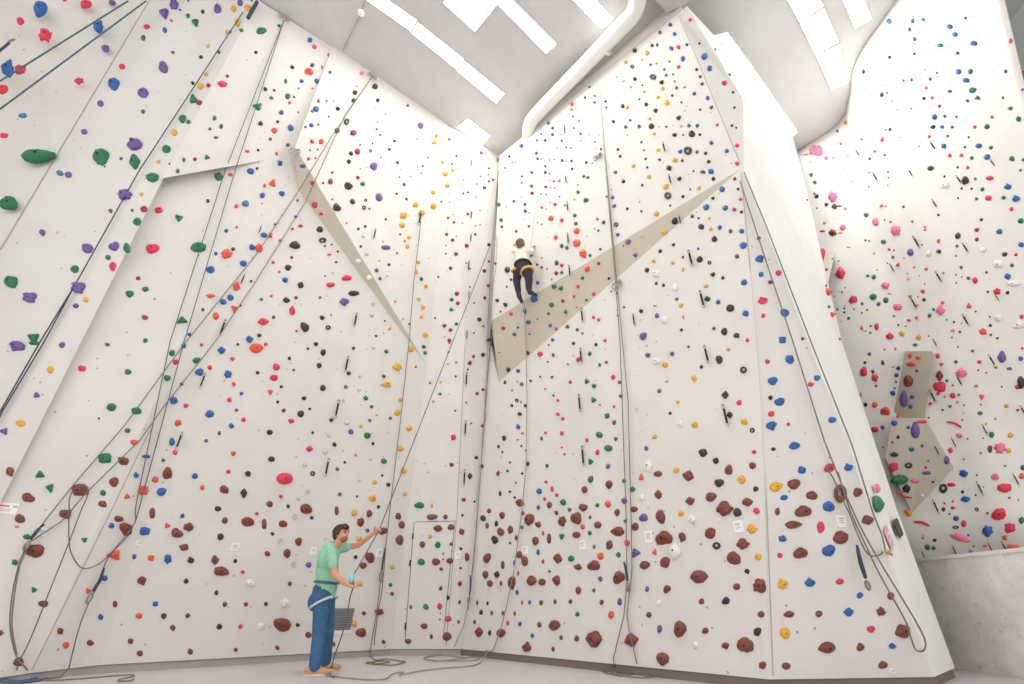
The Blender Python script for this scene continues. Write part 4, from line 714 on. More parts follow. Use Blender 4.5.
k,309.9,408.8,3.3,3.3, m,307.9,348.7,3.3,3.3, k,312.9,432.5,3.3,3.3, r,416,366.7,3.3,3.3, k,390.3,418.3,3.3,3.3, y,433.2,401.3,3.3,3.3, y,440.5,382.1,3.3,3.3, r,449.2,342.5,3.3,3.3, k,511.8,405.5,3.3,3.3, d,343.3,400.4,3.3,3.3, k,530.4,380.7,3.3,3.3, k,551.7,376.9,3.3,3.3,
r,557.9,400.4,3.3,3.3, r,564.4,453.9,3.3,3.3, k,916.6,370.9,3.3,3.3, v,876,385.9,3.3,3.3, p,895.6,348.7,3.3,3.3, p,995.3,418.8,3.3,3.3, r,1022.5,348.3,3.3,3.3, d,325.1,538.5,3.3,3.3, k,345,462.3,3.3,3.3, k,357.2,496.4,3.3,3.3, k,462.6,515.3,3.3,3.3, b,510,543,3.3,3.3,
d,359.4,481,3.3,3.3, d,370.4,459,3.3,3.3, k,514.3,497.4,3.3,3.3, r,952.9,501.1,3.3,3.3, r,1009.5,497.7,3.3,3.3, p,1018.3,499.8,3.3,3.3, g,549.4,571.3,3.3,3.3, k,541.4,438.4,2.7,4, y,848.5,247.2,5,2, k,553.1,354.9,2.7,3.7, p,889.7,293.5,5.7,1.7, b,180,9.5,3,3,
k,650.3,64.3,3,3, g,669.3,61.3,3,3, b,664,69.1,3,3, k,594.5,102.2,3,3, k,584.8,97.2,3,3, v,589,86.8,3,3, k,699.5,43.1,3,3, r,715.7,49.3,3,3, k,729.9,74.5,3,3, g,734.6,107.4,3,3, k,699.9,109.4,3,3, b,936.8,73,3,3,
m,376.7,129,3,3, k,396.8,193.7,3,3, k,449.2,139,3,3, g,456.7,155.7,3,3, g,428.3,157.4,3,3, g,423,165.8,3,3, m,489,168.1,3,3, k,489,181.1,3,3, m,448.2,217.5,3,3, m,453.9,222.2,3,3, k,509,156.1,3,3, g,561.4,140.7,3,3,
g,565.9,147.4,3,3, k,571.4,160.8,3,3, k,571.9,168.6,3,3, r,559.3,180.8,3,3, k,513.8,201.3,3,3, k,528.5,226.2,3,3, k,641.2,211.2,3,3, k,642.1,185.1,3,3, k,645.3,158.6,3,3, k,647.1,167.1,3,3, m,670,205.5,3,3, k,732.1,125.4,3,3,
g,693.5,170.8,3,3, k,698.4,217.9,3,3, y,709,217.9,3,3, k,964.6,147.1,3,3, b,957.5,167.1,3,3, k,975.2,178.8,3,3, k,961.5,188.3,3,3, k,938.3,215,3,3, k,903.1,206.7,3,3, r,861.3,139.5,3,3, k,869.2,158.6,3,3, r,924.5,227.2,3,3,
k,251.2,281.1,3,3, r,296.6,331,3,3, k,358.4,228.8,3,3, k,400.4,234.3,3,3, y,403.3,318.7,3,3, k,376.2,335.9,3,3, d,384.2,332.9,3,3, k,495.3,263.4,3,3, k,600.3,248.9,3,3, k,598.2,230.3,3,3, r,617.7,315.5,3,3, b,825.6,285.9,3,3,
y,869,240.7,3,3, o,893.6,250.2,3,3, y,874,253.2,3,3, g,893.9,316,3,3, m,870.5,325.9,3,3, r,943.3,272.8,3,3, k,987.9,291.8,3,3, k,997.1,338.2,3,3, o,955.7,255.6,3,3, m,430,382.9,3,3, r,522.4,433,3,3, d,646.6,345.3,3,3,
k,688.3,346.5,3,3, b,894.7,387.9,3,3, r,986.1,372.7,3,3, g,967.4,438.9,3,3, k,972.4,351,3,3, o,957.9,346.7,3,3, o,957.4,402.1,3,3, y,985.9,423.8,3,3, k,382.4,475.4,3,3, k,474.4,501.6,3,3, k,507.3,470.7,3,3, m,509.8,462.3,3,3,
k,509.8,491.6,3,3, k,460.6,568.2,3,3, d,428,471.9,3,3, k,521.9,473.4,3,3, r,944.7,503.4,3,3, k,975.7,494.9,3,3, k,933.2,481.9,3,3, b,968.2,535.3,3,3, d,305.1,585.4,3.3,2.3, b,188.2,0.5,2.7,2.7, k,294.2,96.9,2.7,2.7, k,638.9,98.9,2.7,2.7,
k,606.2,107.4,2.7,2.7, k,594.5,95.7,2.7,2.7, d,934.5,54.4,2.7,2.7, g,924.5,69.5,2.7,2.7, r,911.1,108.5,2.7,2.7, m,169.5,163.8,2.7,2.7, k,305.6,126.9,2.7,2.7, k,310.3,150.2,2.7,2.7, k,323.3,182.8,2.7,2.7, k,275,224.2,2.7,2.7, r,369.6,208.5,2.7,2.7, k,385.8,219.2,2.7,2.7,
d,410.8,176.1,2.7,2.7, g,452.2,163.6,2.7,2.7, g,441.4,201.3,2.7,2.7, m,493.1,179.6,2.7,2.7, m,463.4,193.2,2.7,2.7, k,468.4,192.2,2.7,2.7, k,504.8,167.8,2.7,2.7, k,540.9,134,2.7,2.7, g,561.1,134.4,2.7,2.7, r,572.6,116.3,2.7,2.7, o,578.8,120.7,2.7,2.7, r,573.6,127.9,2.7,2.7,
r,570.6,147.7,2.7,2.7, k,600.8,149.1,2.7,2.7, k,597.3,219.2,2.7,2.7, k,641.2,142.1,2.7,2.7, k,666.3,126.5,2.7,2.7, k,736.3,127.4,2.7,2.7, b,690.3,189.1,2.7,2.7, y,810.4,162.1,2.7,2.7, k,968.6,137,2.7,2.7, k,944.3,176.5,2.7,2.7, k,971.4,188.6,2.7,2.7, k,957.9,198,2.7,2.7,
r,890.2,221.7,2.7,2.7, k,884.4,154.9,2.7,2.7, o,887.6,172.1,2.7,2.7, k,240.3,305.5,2.7,2.7, k,338,251.4,2.7,2.7, k,336.2,262.1,2.7,2.7, k,320,297.5,2.7,2.7, d,327.6,295.5,2.7,2.7, d,333,273.1,2.7,2.7, k,361,246.4,2.7,2.7, k,397.1,253,2.7,2.7, m,438.4,276.8,2.7,2.7,
k,489.1,261.2,2.7,2.7, k,475.3,234.3,2.7,2.7, m,531.2,264.2,2.7,2.7, k,517.8,327.5,2.7,2.7, b,529.2,334,2.7,2.7, m,582.3,333.4,2.7,2.7, k,616.9,293.1,2.7,2.7, b,841.8,292.1,2.7,2.7, b,837.6,309.3,2.7,2.7, k,844.3,312.3,2.7,2.7, m,867,309.8,2.7,2.7, v,861.7,312.8,2.7,2.7,
k,870.4,332.7,2.7,2.7, k,898.1,325,2.7,2.7, k,953.9,322,2.7,2.7, g,951.9,337.4,2.7,2.7, m,989.6,316.7,2.7,2.7, k,98.7,418.5,2.7,2.7, k,293.7,370.1,2.7,2.7, m,448.5,352,2.7,2.7, k,455.6,376.2,2.7,2.7, k,455.1,410.5,2.7,2.7, d,399.6,371.2,2.7,2.7, r,567.6,364.2,2.7,2.7,
r,545.2,388.9,2.7,2.7, k,553.2,395.4,2.7,2.7, r,599.7,404.8,2.7,2.7, k,521.2,445.7,2.7,2.7, k,525.7,450.5,2.7,2.7, r,561.6,447.4,2.7,2.7, k,896.1,381.7,2.7,2.7, r,944.5,396.8,2.7,2.7, k,942.5,410,2.7,2.7, k,978.2,370.1,2.7,2.7, k,1001.6,386.8,2.7,2.7, r,980.7,404.5,2.7,2.7,
g,962,420,2.7,2.7, g,980.6,453,2.7,2.7, m,515.5,482.7,2.7,2.7, k,987.1,513.3,2.7,2.7, k,973.6,546.3,2.7,2.7, g,1005,466,2.7,2.7, r,976.9,475.2,2.7,2.7, g,265.4,31.2,2.5,2.5, k,326.6,101,2.5,2.5, g,251.7,0.5,2.5,2.5, p,385.8,113.6,2.5,2.5, k,380.4,134.9,2.5,2.5,
o,312.6,88.2,2.3,2.3, o,298.2,112.2,2.3,2.3, k,673,74.3,2.3,2.3, k,642.3,85.2,2.3,2.3, k,681.3,102.4,2.3,2.3, b,684.8,86.8,2.3,2.3, r,882.6,85.5,2.3,2.3, r,871.7,94.4,2.3,2.3, k,104.5,166.1,2.3,2.3, k,328.8,116.3,2.3,2.3, k,318,149.4,2.3,2.3, k,315.6,157.9,2.3,2.3,
m,332.5,199.2,2.3,2.3, m,380.9,157.4,2.3,2.3, y,417.6,166.6,2.3,2.3, g,488.6,174.5,2.3,2.3, y,462.6,222.9,2.3,2.3, y,452.7,214.2,2.3,2.3, k,594.8,141.6,2.3,2.3, r,549.4,160.1,2.3,2.3, m,549.2,173.4,2.3,2.3, k,521.9,176.3,2.3,2.3, k,521.5,182.8,2.3,2.3, r,549.7,187.5,2.3,2.3,
o,540.9,193.7,2.3,2.3, k,564.8,205.2,2.3,2.3, k,606.5,196.7,2.3,2.3, y,639.4,201.7,2.3,2.3, k,643.6,150.1,2.3,2.3, m,683,134.9,2.3,2.3, y,696.5,212,2.3,2.3, k,816.8,208,2.3,2.3, o,847.7,155.4,2.3,2.3, y,843.5,169.1,2.3,2.3, k,885.6,129.9,2.3,2.3, o,888.2,177.8,2.3,2.3,
k,868.9,172.4,2.3,2.3, k,325.3,275.9,2.3,2.3, m,331.1,314.8,2.3,2.3, k,404.8,241.2,2.3,2.3, y,379.7,260.6,2.3,2.3, y,387.3,276.1,2.3,2.3, k,385.1,320.8,2.3,2.3, k,409.3,323.9,2.3,2.3, k,435,317.8,2.3,2.3, m,445.9,253.7,2.3,2.3, k,483.6,326.2,2.3,2.3, k,506.5,286.8,2.3,2.3,
k,500.5,311.5,2.3,2.3, y,383.1,241.4,2.3,2.3, r,541.7,257.7,2.3,2.3, r,551.7,279.4,2.3,2.3, r,576.6,307,2.3,2.3, m,537.5,318.8,2.3,2.3, k,844.3,308.2,2.3,2.3, m,840.1,339,2.3,2.3, k,887.2,263.1,2.3,2.3, y,877,269.7,2.3,2.3, g,905.6,326,2.3,2.3, m,928.5,335.9,2.3,2.3,
k,955.7,274.8,2.3,2.3, r,961.7,276.8,2.3,2.3, k,975.7,311.5,2.3,2.3, y,447.9,363.9,2.3,2.3, k,456.2,362.4,2.3,2.3, k,466.1,402.6,2.3,2.3, k,471.4,423.3,2.3,2.3, k,467.9,369.4,2.3,2.3, k,502.1,451.9,2.3,2.3, m,511.8,390.4,2.3,2.3, d,388.1,432.5,2.3,2.3, k,548.4,345,2.3,2.3,
k,547.7,361.7,2.3,2.3, k,539.9,376.6,2.3,2.3, r,884.7,349.3,2.3,2.3, r,883.1,447.2,2.3,2.3, k,928.8,417.5,2.3,2.3, k,443.2,553.5,2.3,2.3, k,442.9,559.4,2.3,2.3, k,949.4,513.9,2.3,2.3, k,928.1,461,2.3,2.3, m,963.7,459.3,2.3,2.3, k,983.3,486.9,2.3,2.3, k,318.6,124.5,2.2,2.2,
k,360,144.7,2.2,2.2, k,372.6,143.2,2.2,2.2, d,146.1,104.9,2,2, k,357,86.3,2,2, k,674.6,81.3,2,2, r,862.2,88.5,2,2, r,866.4,88.5,2,2, k,891.4,101.2,2,2, k,897.1,109.7,2,2, o,262,203.3,2,2, m,377.6,122,2,2, d,367,167.4,2,2,
m,346.7,222.9,2,2, k,399.6,177.1,2,2, k,417.5,139,2,2, k,421.5,173.1,2,2, o,449.7,202,2,2, m,480.4,176.1,2,2, m,476.9,183.8,2,2, m,463.9,180.1,2,2, k,512,162.1,2,2, k,519.3,120.7,2,2, r,557.4,147.4,2,2, r,554.1,159.4,2,2,
r,566.8,161.3,2,2, k,592,162.9,2,2, m,515,162.9,2,2, k,554.4,188,2,2, r,577.8,184.5,2,2, g,545.9,194.2,2,2, m,559.4,196.5,2,2, r,574.3,199.5,2,2, g,550.2,202.5,2,2, m,541.4,224.2,2,2, y,658.8,126.5,2,2, y,627.4,134.7,2,2,
y,846.8,174.1,2,2, k,851.5,181.6,2,2, d,827.6,184.1,2,2, k,918.8,146.2,2,2, g,885.6,206.3,2,2, k,868.4,186.8,2,2, k,887.6,185.5,2,2, g,884.4,219.9,2,2, k,154.5,298.8,2,2, k,331.6,244.5,2,2, m,445.9,245.2,2,2, k,466.4,262.9,2,2,
k,470.2,268.6,2,2, k,469.9,286.8,2,2, k,474.1,302.8,2,2, k,473.9,332.9,2,2, m,546.9,268.7,2,2, m,611,291.3,2,2, k,832.5,258.4,2,2, k,838.6,260.9,2,2, k,854,309,2,2, k,865.5,330.9,2,2, k,921.8,244.7,2,2, r,903.9,258.1,2,2,
k,924.5,283.9,2,2, r,917.6,297,2,2, m,946.5,319.8,2,2, k,956.2,282.9,2,2, k,521,402.1,2,2, k,517.3,439.9,2,2, d,641.9,430.5,2,2, v,893.1,367,2,2, k,963.9,405.1,2,2, k,982.9,438.2,2,2, k,439.9,619.6,2,2, o,333.8,101,1.7,1.7,
y,684.8,110.2,1.7,1.7, m,858.8,71,1.7,1.7, k,360.4,168.8,1.7,1.7, k,476.4,197.2,1.7,1.7, g,471.9,212.9,1.7,1.7, k,480.1,210.4,1.7,1.7, k,475.6,225.9,1.7,1.7, k,480.3,224.5,1.7,1.7, m,506.5,206.7,1.7,1.7, r,589,134.7,1.7,1.7, k,580.6,140.7,1.7,1.7, k,599,134.7,1.7,1.7,
k,540.9,153.1,1.7,1.7, k,540.9,159.1,1.7,1.7, g,549.9,180.1,1.7,1.7, m,521.7,196.7,1.7,1.7, k,545.9,209,1.7,1.7, m,529,212.9,1.7,1.7, k,537.5,222.5,1.7,1.7, r,611.5,189.5,1.7,1.7, k,807.2,199.7,1.7,1.7, k,900.1,137.4,1.7,1.7, y,429.2,258.4,1.7,1.7, g,456.2,236.3,1.7,1.7,
m,444.5,336.9,1.7,1.7, r,604.5,300.1,1.7,1.7, k,623.2,246,1.7,1.7, k,594.5,228.7,1.7,1.7, b,834.3,296.5,1.7,1.7, k,845.1,287.3,1.7,1.7, v,845.1,305.7,1.7,1.7, k,907.3,273.4,1.7,1.7, k,919.3,275.6,1.7,1.7, r,961.5,323.2,1.7,1.7, k,499,352.5,1.7,1.7, d,430.5,423.5,1.7,1.7,
r,573.1,355.7,1.7,1.7, k,517.2,381.7,1.7,1.7, d,637.1,375.4,1.7,1.7, k,963.5,413,1.7,1.7, k,440.4,613.3,1.7,1.7, k,683.3,87.7,1.3,1.3, k,202.2,194.2,1.3,1.3, k,400.9,169.6,1.3,1.3, k,449.4,193.8,1.3,1.3, k,463.9,186.8,1.3,1.3, m,503.6,192.8,1.3,1.3, k,595.3,148.7,1.3,1.3,
m,518,163.6,1.3,1.3, k,541.1,166.1,1.3,1.3, k,518.5,175.8,1.3,1.3, m,524.7,219.2,1.3,1.3, k,341,331.5,1.3,1.3, d,305.1,299,1.3,1.3, k,586.5,236.3,1.3,1.3, b,838.5,291.5,1.3,1.3, v,841,321.5,1.3,1.3, k,277.5,393.8,1.3,1.3, k,294.6,342.3,1.3,1.3, k,874.4,274.8,1,1,
""".split()
LABELS = """
largest green climbing hold on far-left top panel
third lowest brown climbing hold on right end panel
brown climbing hold on shaded left panel, below a brown and above a brown one
brown climbing hold on shaded left panel, above a brown and right of a green one
lowest green climbing hold on far-left top panel
fourth lowest brown climbing hold right of right-wall hanging rope
rightmost brown climbing hold on right end panel
largest white climbing hold right of right-wall hanging rope
eighteenth highest brown climbing hold right of right-wall hanging rope
largest brown climbing hold left of right-wall hanging rope
green climbing hold beside diagonal blue rope, left of a green and above a purple one
brown climbing hold on right end panel, just left of a brown one
brown hold right of right-wall hanging rope, left of a black and below a black one
largest brown climbing hold on lower left wall
highest blue climbing hold on far-left top panel
lowest blue climbing hold on far-left top panel
fourteenth lowest brown climbing hold right of right-wall hanging rope
leftmost brown climbing hold right of right-wall hanging rope
brown climbing hold right of right-wall hanging rope, above a brown and below a brown one
largest red climbing hold on lower left wall
leftmost green climbing hold beside diagonal blue rope
tenth highest purple climbing hold beside diagonal blue rope
sixth highest brown climbing hold on right end panel
tenth highest brown climbing hold on right end panel
green climbing hold on shaded left panel, left of a brown and above a brown one
brown hold right of right-wall hanging rope, right of a brown and left of a yellow
largest red climbing hold on far-left top panel
seventeenth lowest brown climbing hold right of right-wall hanging rope
second leftmost purple climbing hold beside diagonal blue rope
red climbing hold on far curved wall, left of a green and below a red one
the only green climbing hold on grey-beige volume of far wall
brown climbing hold on lower left wall, left of a blue and above an orange-red one
second leftmost red climbing hold on far curved wall
twelfth lowest purple climbing hold beside diagonal blue rope
green climbing hold beside diagonal blue rope, below a purple and right of a green one
largest orange-red climbing hold on lower left wall
purple climbing hold beside diagonal blue rope, just below a green one
second lowest brown climbing hold right of right-wall hanging rope
second rightmost pink climbing hold on far curved wall
tenth lowest brown climbing hold on right end panel
second rightmost green climbing hold on shaded left panel
purple climbing hold beside diagonal blue rope, above a green and left of a purple one
fifth lowest blue climbing hold on right end panel
rightmost brown climbing hold left of right-wall hanging rope
highest pink climbing hold on far curved wall
lowest pink climbing hold on far curved wall
second lowest green climbing hold beside diagonal blue rope
second highest purple climbing hold on grey-beige volume of far wall
the only green climbing hold on side face of right wall
red climbing hold on far curved wall, right of a black and below a black one
brown climbing hold on lower left wall, below a brown and left of a white one
largest red climbing hold on shaded left panel
red climbing hold on far curved wall, below a brown and right of a brown one
red climbing hold on far curved wall, above a red and below a yellow one
tenth highest brown climbing hold left of right-wall hanging rope
second highest brown climbing hold on right end panel
brown climbing hold on right end panel, below a brown and left of a black one
pink climbing hold on far curved wall, right of a brown and above a red one
brown hold right of right-wall hanging rope, right of a purple and left of a yellow
twenty-seventh lowest brown climbing hold left of right-wall hanging rope
brown climbing hold right of right-wall hanging rope, above a brown and below a yellow one
brown climbing hold right of right-wall hanging rope, just right of a yellow one
largest blue climbing hold on far curved wall
highest purple climbing hold on grey-beige volume of far wall
red climbing hold on far curved wall, above an orange-red and below a brown one
orange-red climbing hold on main left wall, below a red and above a red one
brown climbing hold on shaded left panel, below a brown and left of a brown one
second lowest blue climbing hold on far-left top panel
largest blue climbing hold beside diagonal blue rope
blue climbing hold on right end panel, above a red and right of a brown one
highest brown climbing hold on lower left wall
brown climbing hold on right end panel, just left of a red one
brown climbing hold on shaded left panel, above a brown and left of a green one
brown climbing hold right of right-wall hanging rope, above a black and below a brown one
pink climbing hold on far curved wall, just above a brown one
orange-red climbing hold on lower left wall, below a blue and left of a blue one
brown hold on lower left wall, below a chalky grey and left of a brown one
second rightmost brown climbing hold left of right-wall hanging rope
red climbing hold on far curved wall, above a pink and below a red one
second leftmost white climbing hold right of right-wall hanging rope
eleventh highest brown climbing hold on lower left wall
lowest yellow climbing hold on right end panel
eleventh highest brown climbing hold left of right-wall hanging rope
highest yellow climbing hold on right end panel
green climbing hold beside diagonal blue rope, left of a green and below a green one
white climbing hold on far curved wall, just above a red one
nineteenth highest brown climbing hold on lower left wall
largest red climbing hold on grey-beige volume of far wall
second lowest red climbing hold on far curved wall
brown hold right of right-wall hanging rope, below a yellow and right of a brown one
second rightmost white climbing hold on far curved wall
purple climbing hold beside diagonal blue rope, above a blue and left of a green one
red climbing hold on far-left top panel, right of a blue and above a steel-blue one
seventh lowest brown climbing hold left of right-wall hanging rope
orange-red hold on main left wall, left of a blue and right of a green one
the only brown climbing hold on grey-beige volume of far wall
sixteenth lowest brown climbing hold right of right-wall hanging rope
second lowest yellow climbing hold on right end panel
eighth lowest purple climbing hold beside diagonal blue rope
largest black climbing hold on side face of right wall
brown climbing hold on lower left wall, left of a brown and below a yellow one
brown climbing hold on lower left wall, below a yellow and left of a yellow one
second highest red climbing hold on far-left top panel
purple climbing hold beside diagonal blue rope, just below a blue one
second lowest red climbing hold on far-left top panel
brown climbing hold on right end panel, above a brown and below a blue one
rightmost black climbing hold on far curved wall
brown hold left of right-wall hanging rope, right of a black and below a brown one
tenth highest blue climbing hold on right end panel
largest purple climbing hold on far curved wall
ninth highest brown climbing hold right of right-wall hanging rope
twenty-sixth highest brown climbing hold left of right-wall hanging rope
blue climbing hold on lower left wall, right of a brown and below a brown one
second highest brown climbing hold on shaded left panel
ninth lowest purple climbing hold beside diagonal blue rope
pink hold on far curved wall, right of a pink and left of an orange-red one
brown climbing hold on lower left wall, below a blue and right of a brown one
second lowest brown climbing hold left of right-wall hanging rope
lowest brown climbing hold on shaded left panel
purple climbing hold beside diagonal blue rope, just right of a blue one
second highest purple climbing hold beside diagonal blue rope
highest green climbing hold on shaded left panel
sixth highest green climbing hold on shaded left panel
leftmost purple climbing hold right of right-wall hanging rope
twenty-third lowest brown climbing hold left of right-wall hanging rope
blue climbing hold on right end panel, just right of a yellow one
largest red climbing hold on main left wall
lowest white climbing hold on far curved wall
largest yellow climbing hold on main left wall
fourth lowest red climbing hold on right end panel
brown climbing hold on shaded left panel, just above a green one
highest brown climbing hold on shaded left panel
largest yellow climbing hold right of right-wall hanging rope
red climbing hold on right end panel, left of a blue and above a brown one
the only brown climbing hold beside diagonal blue rope
brown climbing hold left of right-wall hanging rope, below a brown and above a green one
largest brown climbing hold on far curved wall
orange-red hold on far curved wall, right of an orange-red and left of an orange-red one
brown hold on right end panel, right of a brown and left of a pink one
brown climbing hold on lower left wall, below an orange-red and above a blue one
blue climbing hold on right end panel, below a blue and right of a red one
green hold on shaded left panel, right of a brown and left of a brown one
brown hold right of right-wall hanging rope, above a white and left of a brown one
fifteenth highest black climbing hold on main left wall
green climbing hold beside diagonal blue rope, left of a crimson and below a yellow one
sixth lowest brown climbing hold left of right-wall hanging rope
brown hold right of right-wall hanging rope, left of a brown and above a brown one
twenty-sixth lowest black climbing hold on main left wall
brown hold right of right-wall hanging rope, left of a brown and above a purple one
tenth lowest black climbing hold on far curved wall
leftmost red climbing hold on grey-beige volume of far wall
blue climbing hold on right end panel, right of a black and below a blue one
seventh lowest green climbing hold on shaded left panel
brown climbing hold on lower left wall, above a black and below a brown one
second rightmost brown climbing hold on lower left wall
eleventh lowest blue climbing hold on right end panel
lowest orange-red climbing hold on far curved wall
brown climbing hold on right end panel, below a brown and above a red one
brown hold left of right-wall hanging rope, below a brown and left of an orange-red one
pink hold on far curved wall, right of a green and left of an orange-red one
black climbing hold right of right-wall hanging rope, above a brown and below a black one
green climbing hold on main left wall, just above a black one
blue climbing hold on right end panel, just above a black one
blue hold on lower left wall, right of an orange-red and left of a black one
eighteenth highest brown climbing hold on lower left wall
brown hold right of right-wall hanging rope, right of a white and below a brown one
brown hold right of right-wall hanging rope, above a white and right of a brown one
brown hold left of right-wall hanging rope, right of a black and left of a blue
second lowest white climbing hold on lower left wall
second lowest blue climbing hold on right end panel
blue climbing hold on lower left wall, below an orange-red and right of an orange-red one
second highest brown climbing hold on lower left wall
blue climbing hold on right end panel, above a brown and below a blue one
second lowest brown climbing hold on corner panels
second highest red climbing hold on right end panel
brown hold left of right-wall hanging rope, right of a brown and above a green one
red climbing hold on far curved wall, left of a blue and below a purple one
fourth highest brown climbing hold on corner panels
twenty-fifth highest brown climbing hold left of right-wall hanging rope
second lowest brown climbing hold on right end panel
purple hold right of right-wall hanging rope, left of a brown and right of a green
largest black climbing hold on grey-beige volume of far wall
green climbing hold on shaded left panel, left of a green and below a green one
blue climbing hold on far curved wall, above a blue and right of a black one
green climbing hold on shaded left panel, above a green and right of a green one
brown climbing hold on shaded left panel, left of an orange-red and above an orange-red one
highest white climbing hold on lower left wall
largest black climbing hold above right beige band
red hold on far curved wall, left of a green and right of an orange-red one
yellow climbing hold on main left wall, above a yellow and left of a green one
lowest purple climbing hold beside diagonal blue rope
white hold right of right-wall hanging rope, left of a yellow and above a chalky grey
black hold right of right-wall hanging rope, right of a brown and left of a red
blue climbing hold on far curved wall, above a blue and below a red one
brown climbing hold on lower left wall, above a blue and below a blue one
green hold beside diagonal blue rope, right of a purple and left of a red one
tenth highest orange-red climbing hold on main left wall
second highest green climbing hold on main left wall
highest white climbing hold on far curved wall
second rightmost white climbing hold right of right-wall hanging rope
highest blue climbing hold on right end panel
ninth highest pink climbing hold on far curved wall
black climbing hold right of right-wall hanging rope, above a brown and below a yellow one
blue climbing hold on right end panel, right of a red and above a brown one
green climbing hold beside diagonal blue rope, above a yellow and below a yellow one
largest purple climbing hold on main left wall
largest blue climbing hold on right beige band
blue climbing hold on main left wall, just right of a red one
yellow hold right of right-wall hanging rope, right of a black and above a brown one
lowest white climbing hold on lower left wall
brown climbing hold on right end panel, just above a yellow one
brown climbing hold on lower left wall, above a yellow and left of a brown one
brown hold left of right-wall hanging rope, right of a blue and left of a blue
purple climbing hold beside diagonal blue rope, just right of a black one
highest red climbing hold on shaded left panel
second highest brown climbing hold on corner panels
black hold above left beige spike, left of a black and right of a red one
blue climbing hold on right end panel, right of a red and above a blue one
blue climbing hold on right end panel, just left of a crimson one
fifth lowest blue climbing hold on main left wall
second lowest blue climbing hold on main left wall
brown climbing hold on right end panel, below a red and right of a brown one
highest white climbing hold right of right-wall hanging rope
brown hold on lower left wall, above a chalky grey and below a chalky grey one
fifth highest brown climbing hold left of right-wall hanging rope
lowest yellow climbing hold right of right-wall hanging rope
largest yellow climbing hold on far curved wall
lowest black climbing hold right of right-wall hanging rope
second highest green climbing hold on shaded left panel
orange-red climbing hold on main left wall, just right of an orange-red one
lowest red climbing hold on shaded left panel
second leftmost blue climbing hold on main left wall
twenty-fourth lowest brown climbing hold on lower left wall
leftmost green climbing hold on corner panels
pink hold on far curved wall, right of a green and left of a yellow one
green climbing hold beside diagonal blue rope, just left of a purple one
second rightmost red climbing hold on far-left top panel
largest orange-red climbing hold above left beige spike
orange-red climbing hold on main left wall, above a blue and below a blue one
black climbing hold on far curved wall, below a red and left of a green one
orange-red climbing hold on far curved wall, just below a blue one
black hold right of right-wall hanging rope, below a brown and left of a brown one
lowest brown climbing hold on right end panel
brown climbing hold on lower left wall, below an orange-red and left of a blue one
largest red climbing hold beside diagonal blue rope
red climbing hold on main left wall, below a black and left of a black one
thirteenth highest yellow climbing hold above left beige spike
blue climbing hold on shaded left panel, below a blue and above an orange-red one
blue hold on main left wall, left of a black and right of a blue one
black climbing hold right of right-wall hanging rope, just right of a blue one
brown climbing hold left of right-wall hanging rope, just above a crimson one
lowest yellow climbing hold beside diagonal blue rope
highest brown climbing hold left of right-wall hanging rope
fourth lowest green climbing hold beside diagonal blue rope
second lowest orange-red climbing hold above right beige band
red climbing hold on far curved wall, just left of a yellow one
second lowest white climbing hold on far curved wall
black hold right of right-wall hanging rope, left of a red and above a black one
brown climbing hold on corner panels, left of a brown and right of a green one
green climbing hold beside diagonal blue rope, left of a green and above a yellow one
leftmost purple climbing hold above left beige spike
eighth lowest orange-red climbing hold on main left wall
lowest orange-red climbing hold above right beige band
leftmost blue climbing hold on main left wall
black hold right of right-wall hanging rope, right of a black and left of a black
brown climbing hold on lower left wall, above a chalky grey and below a black one
brown climbing hold on lower left wall, just right of a chalky grey one
brown hold right of right-wall hanging rope, above a white and right of a purple one
highest red climbing hold on main left wall
lowest red climbing hold on far-left top panel
second rightmost red climbing hold on main left wall
brown climbing hold on lower left wall, right of a brown and below a green one
largest purple climbing hold on far-left top panel
fifth highest green climbing hold on shaded left panel
yellow climbing hold on lower left wall, above a brown and below a yellow one
leftmost brown climbing hold on lower left wall
second lowest black climbing hold right of right-wall hanging rope
brown hold right of right-wall hanging rope, left of a brown and right of a white
lowest brown climbing hold right of right-wall hanging rope
green climbing hold beside diagonal blue rope, below a green and left of a red one
purple hold above left beige spike, right of a black and left of a green one
blue climbing hold on far curved wall, above a red and right of a green one
red hold on far curved wall, left of a black and right of a red one
orange-red climbing hold on far curved wall, below an orange-red and above a red one
lowest red climbing hold on right end panel
red climbing hold on far-left top panel, left of a red and above a red one
black climbing hold above left beige spike, left of a green and above a black one
second highest brown climbing hold on far curved wall
brown climbing hold on shaded left panel, just below a green one
brown climbing hold right of right-wall hanging rope, just right of a green one
brown hold left of right-wall hanging rope, above a blue and left of a brown one
blue climbing hold on right end panel, above a red and below a brown one
pink climbing hold on far curved wall, left of an orange-red and below a brown one
black hold on main left wall, below a red and left of a chalky grey one
thirteenth highest brown climbing hold on lower left wall
eleventh highest black climbing hold on lower left wall
eighteenth highest brown climbing hold left of right-wall hanging rope
fifth lowest black climbing hold left of right-wall hanging rope
fifth highest pink climbing hold on far curved wall
second leftmost purple climbing hold right of right-wall hanging rope
""".strip().split('\n')
stuff_v, stuff_f, stuff_m, small = [], [], [], {}
MATS = list(HC)
def small_shape(kind, sub):
    if (kind, sub) not in small:
        bm = shape_bm(kind, sub, 1.0); bm.verts.index_update()
        bmesh.ops.recalc_face_normals(bm, faces=bm.faces)
        small[(kind, sub)] = ([v.co.copy() for v in bm.verts], [[v.index for v in f.verts] for f in bm.faces]); bm.free()
    return small[(kind, sub)]
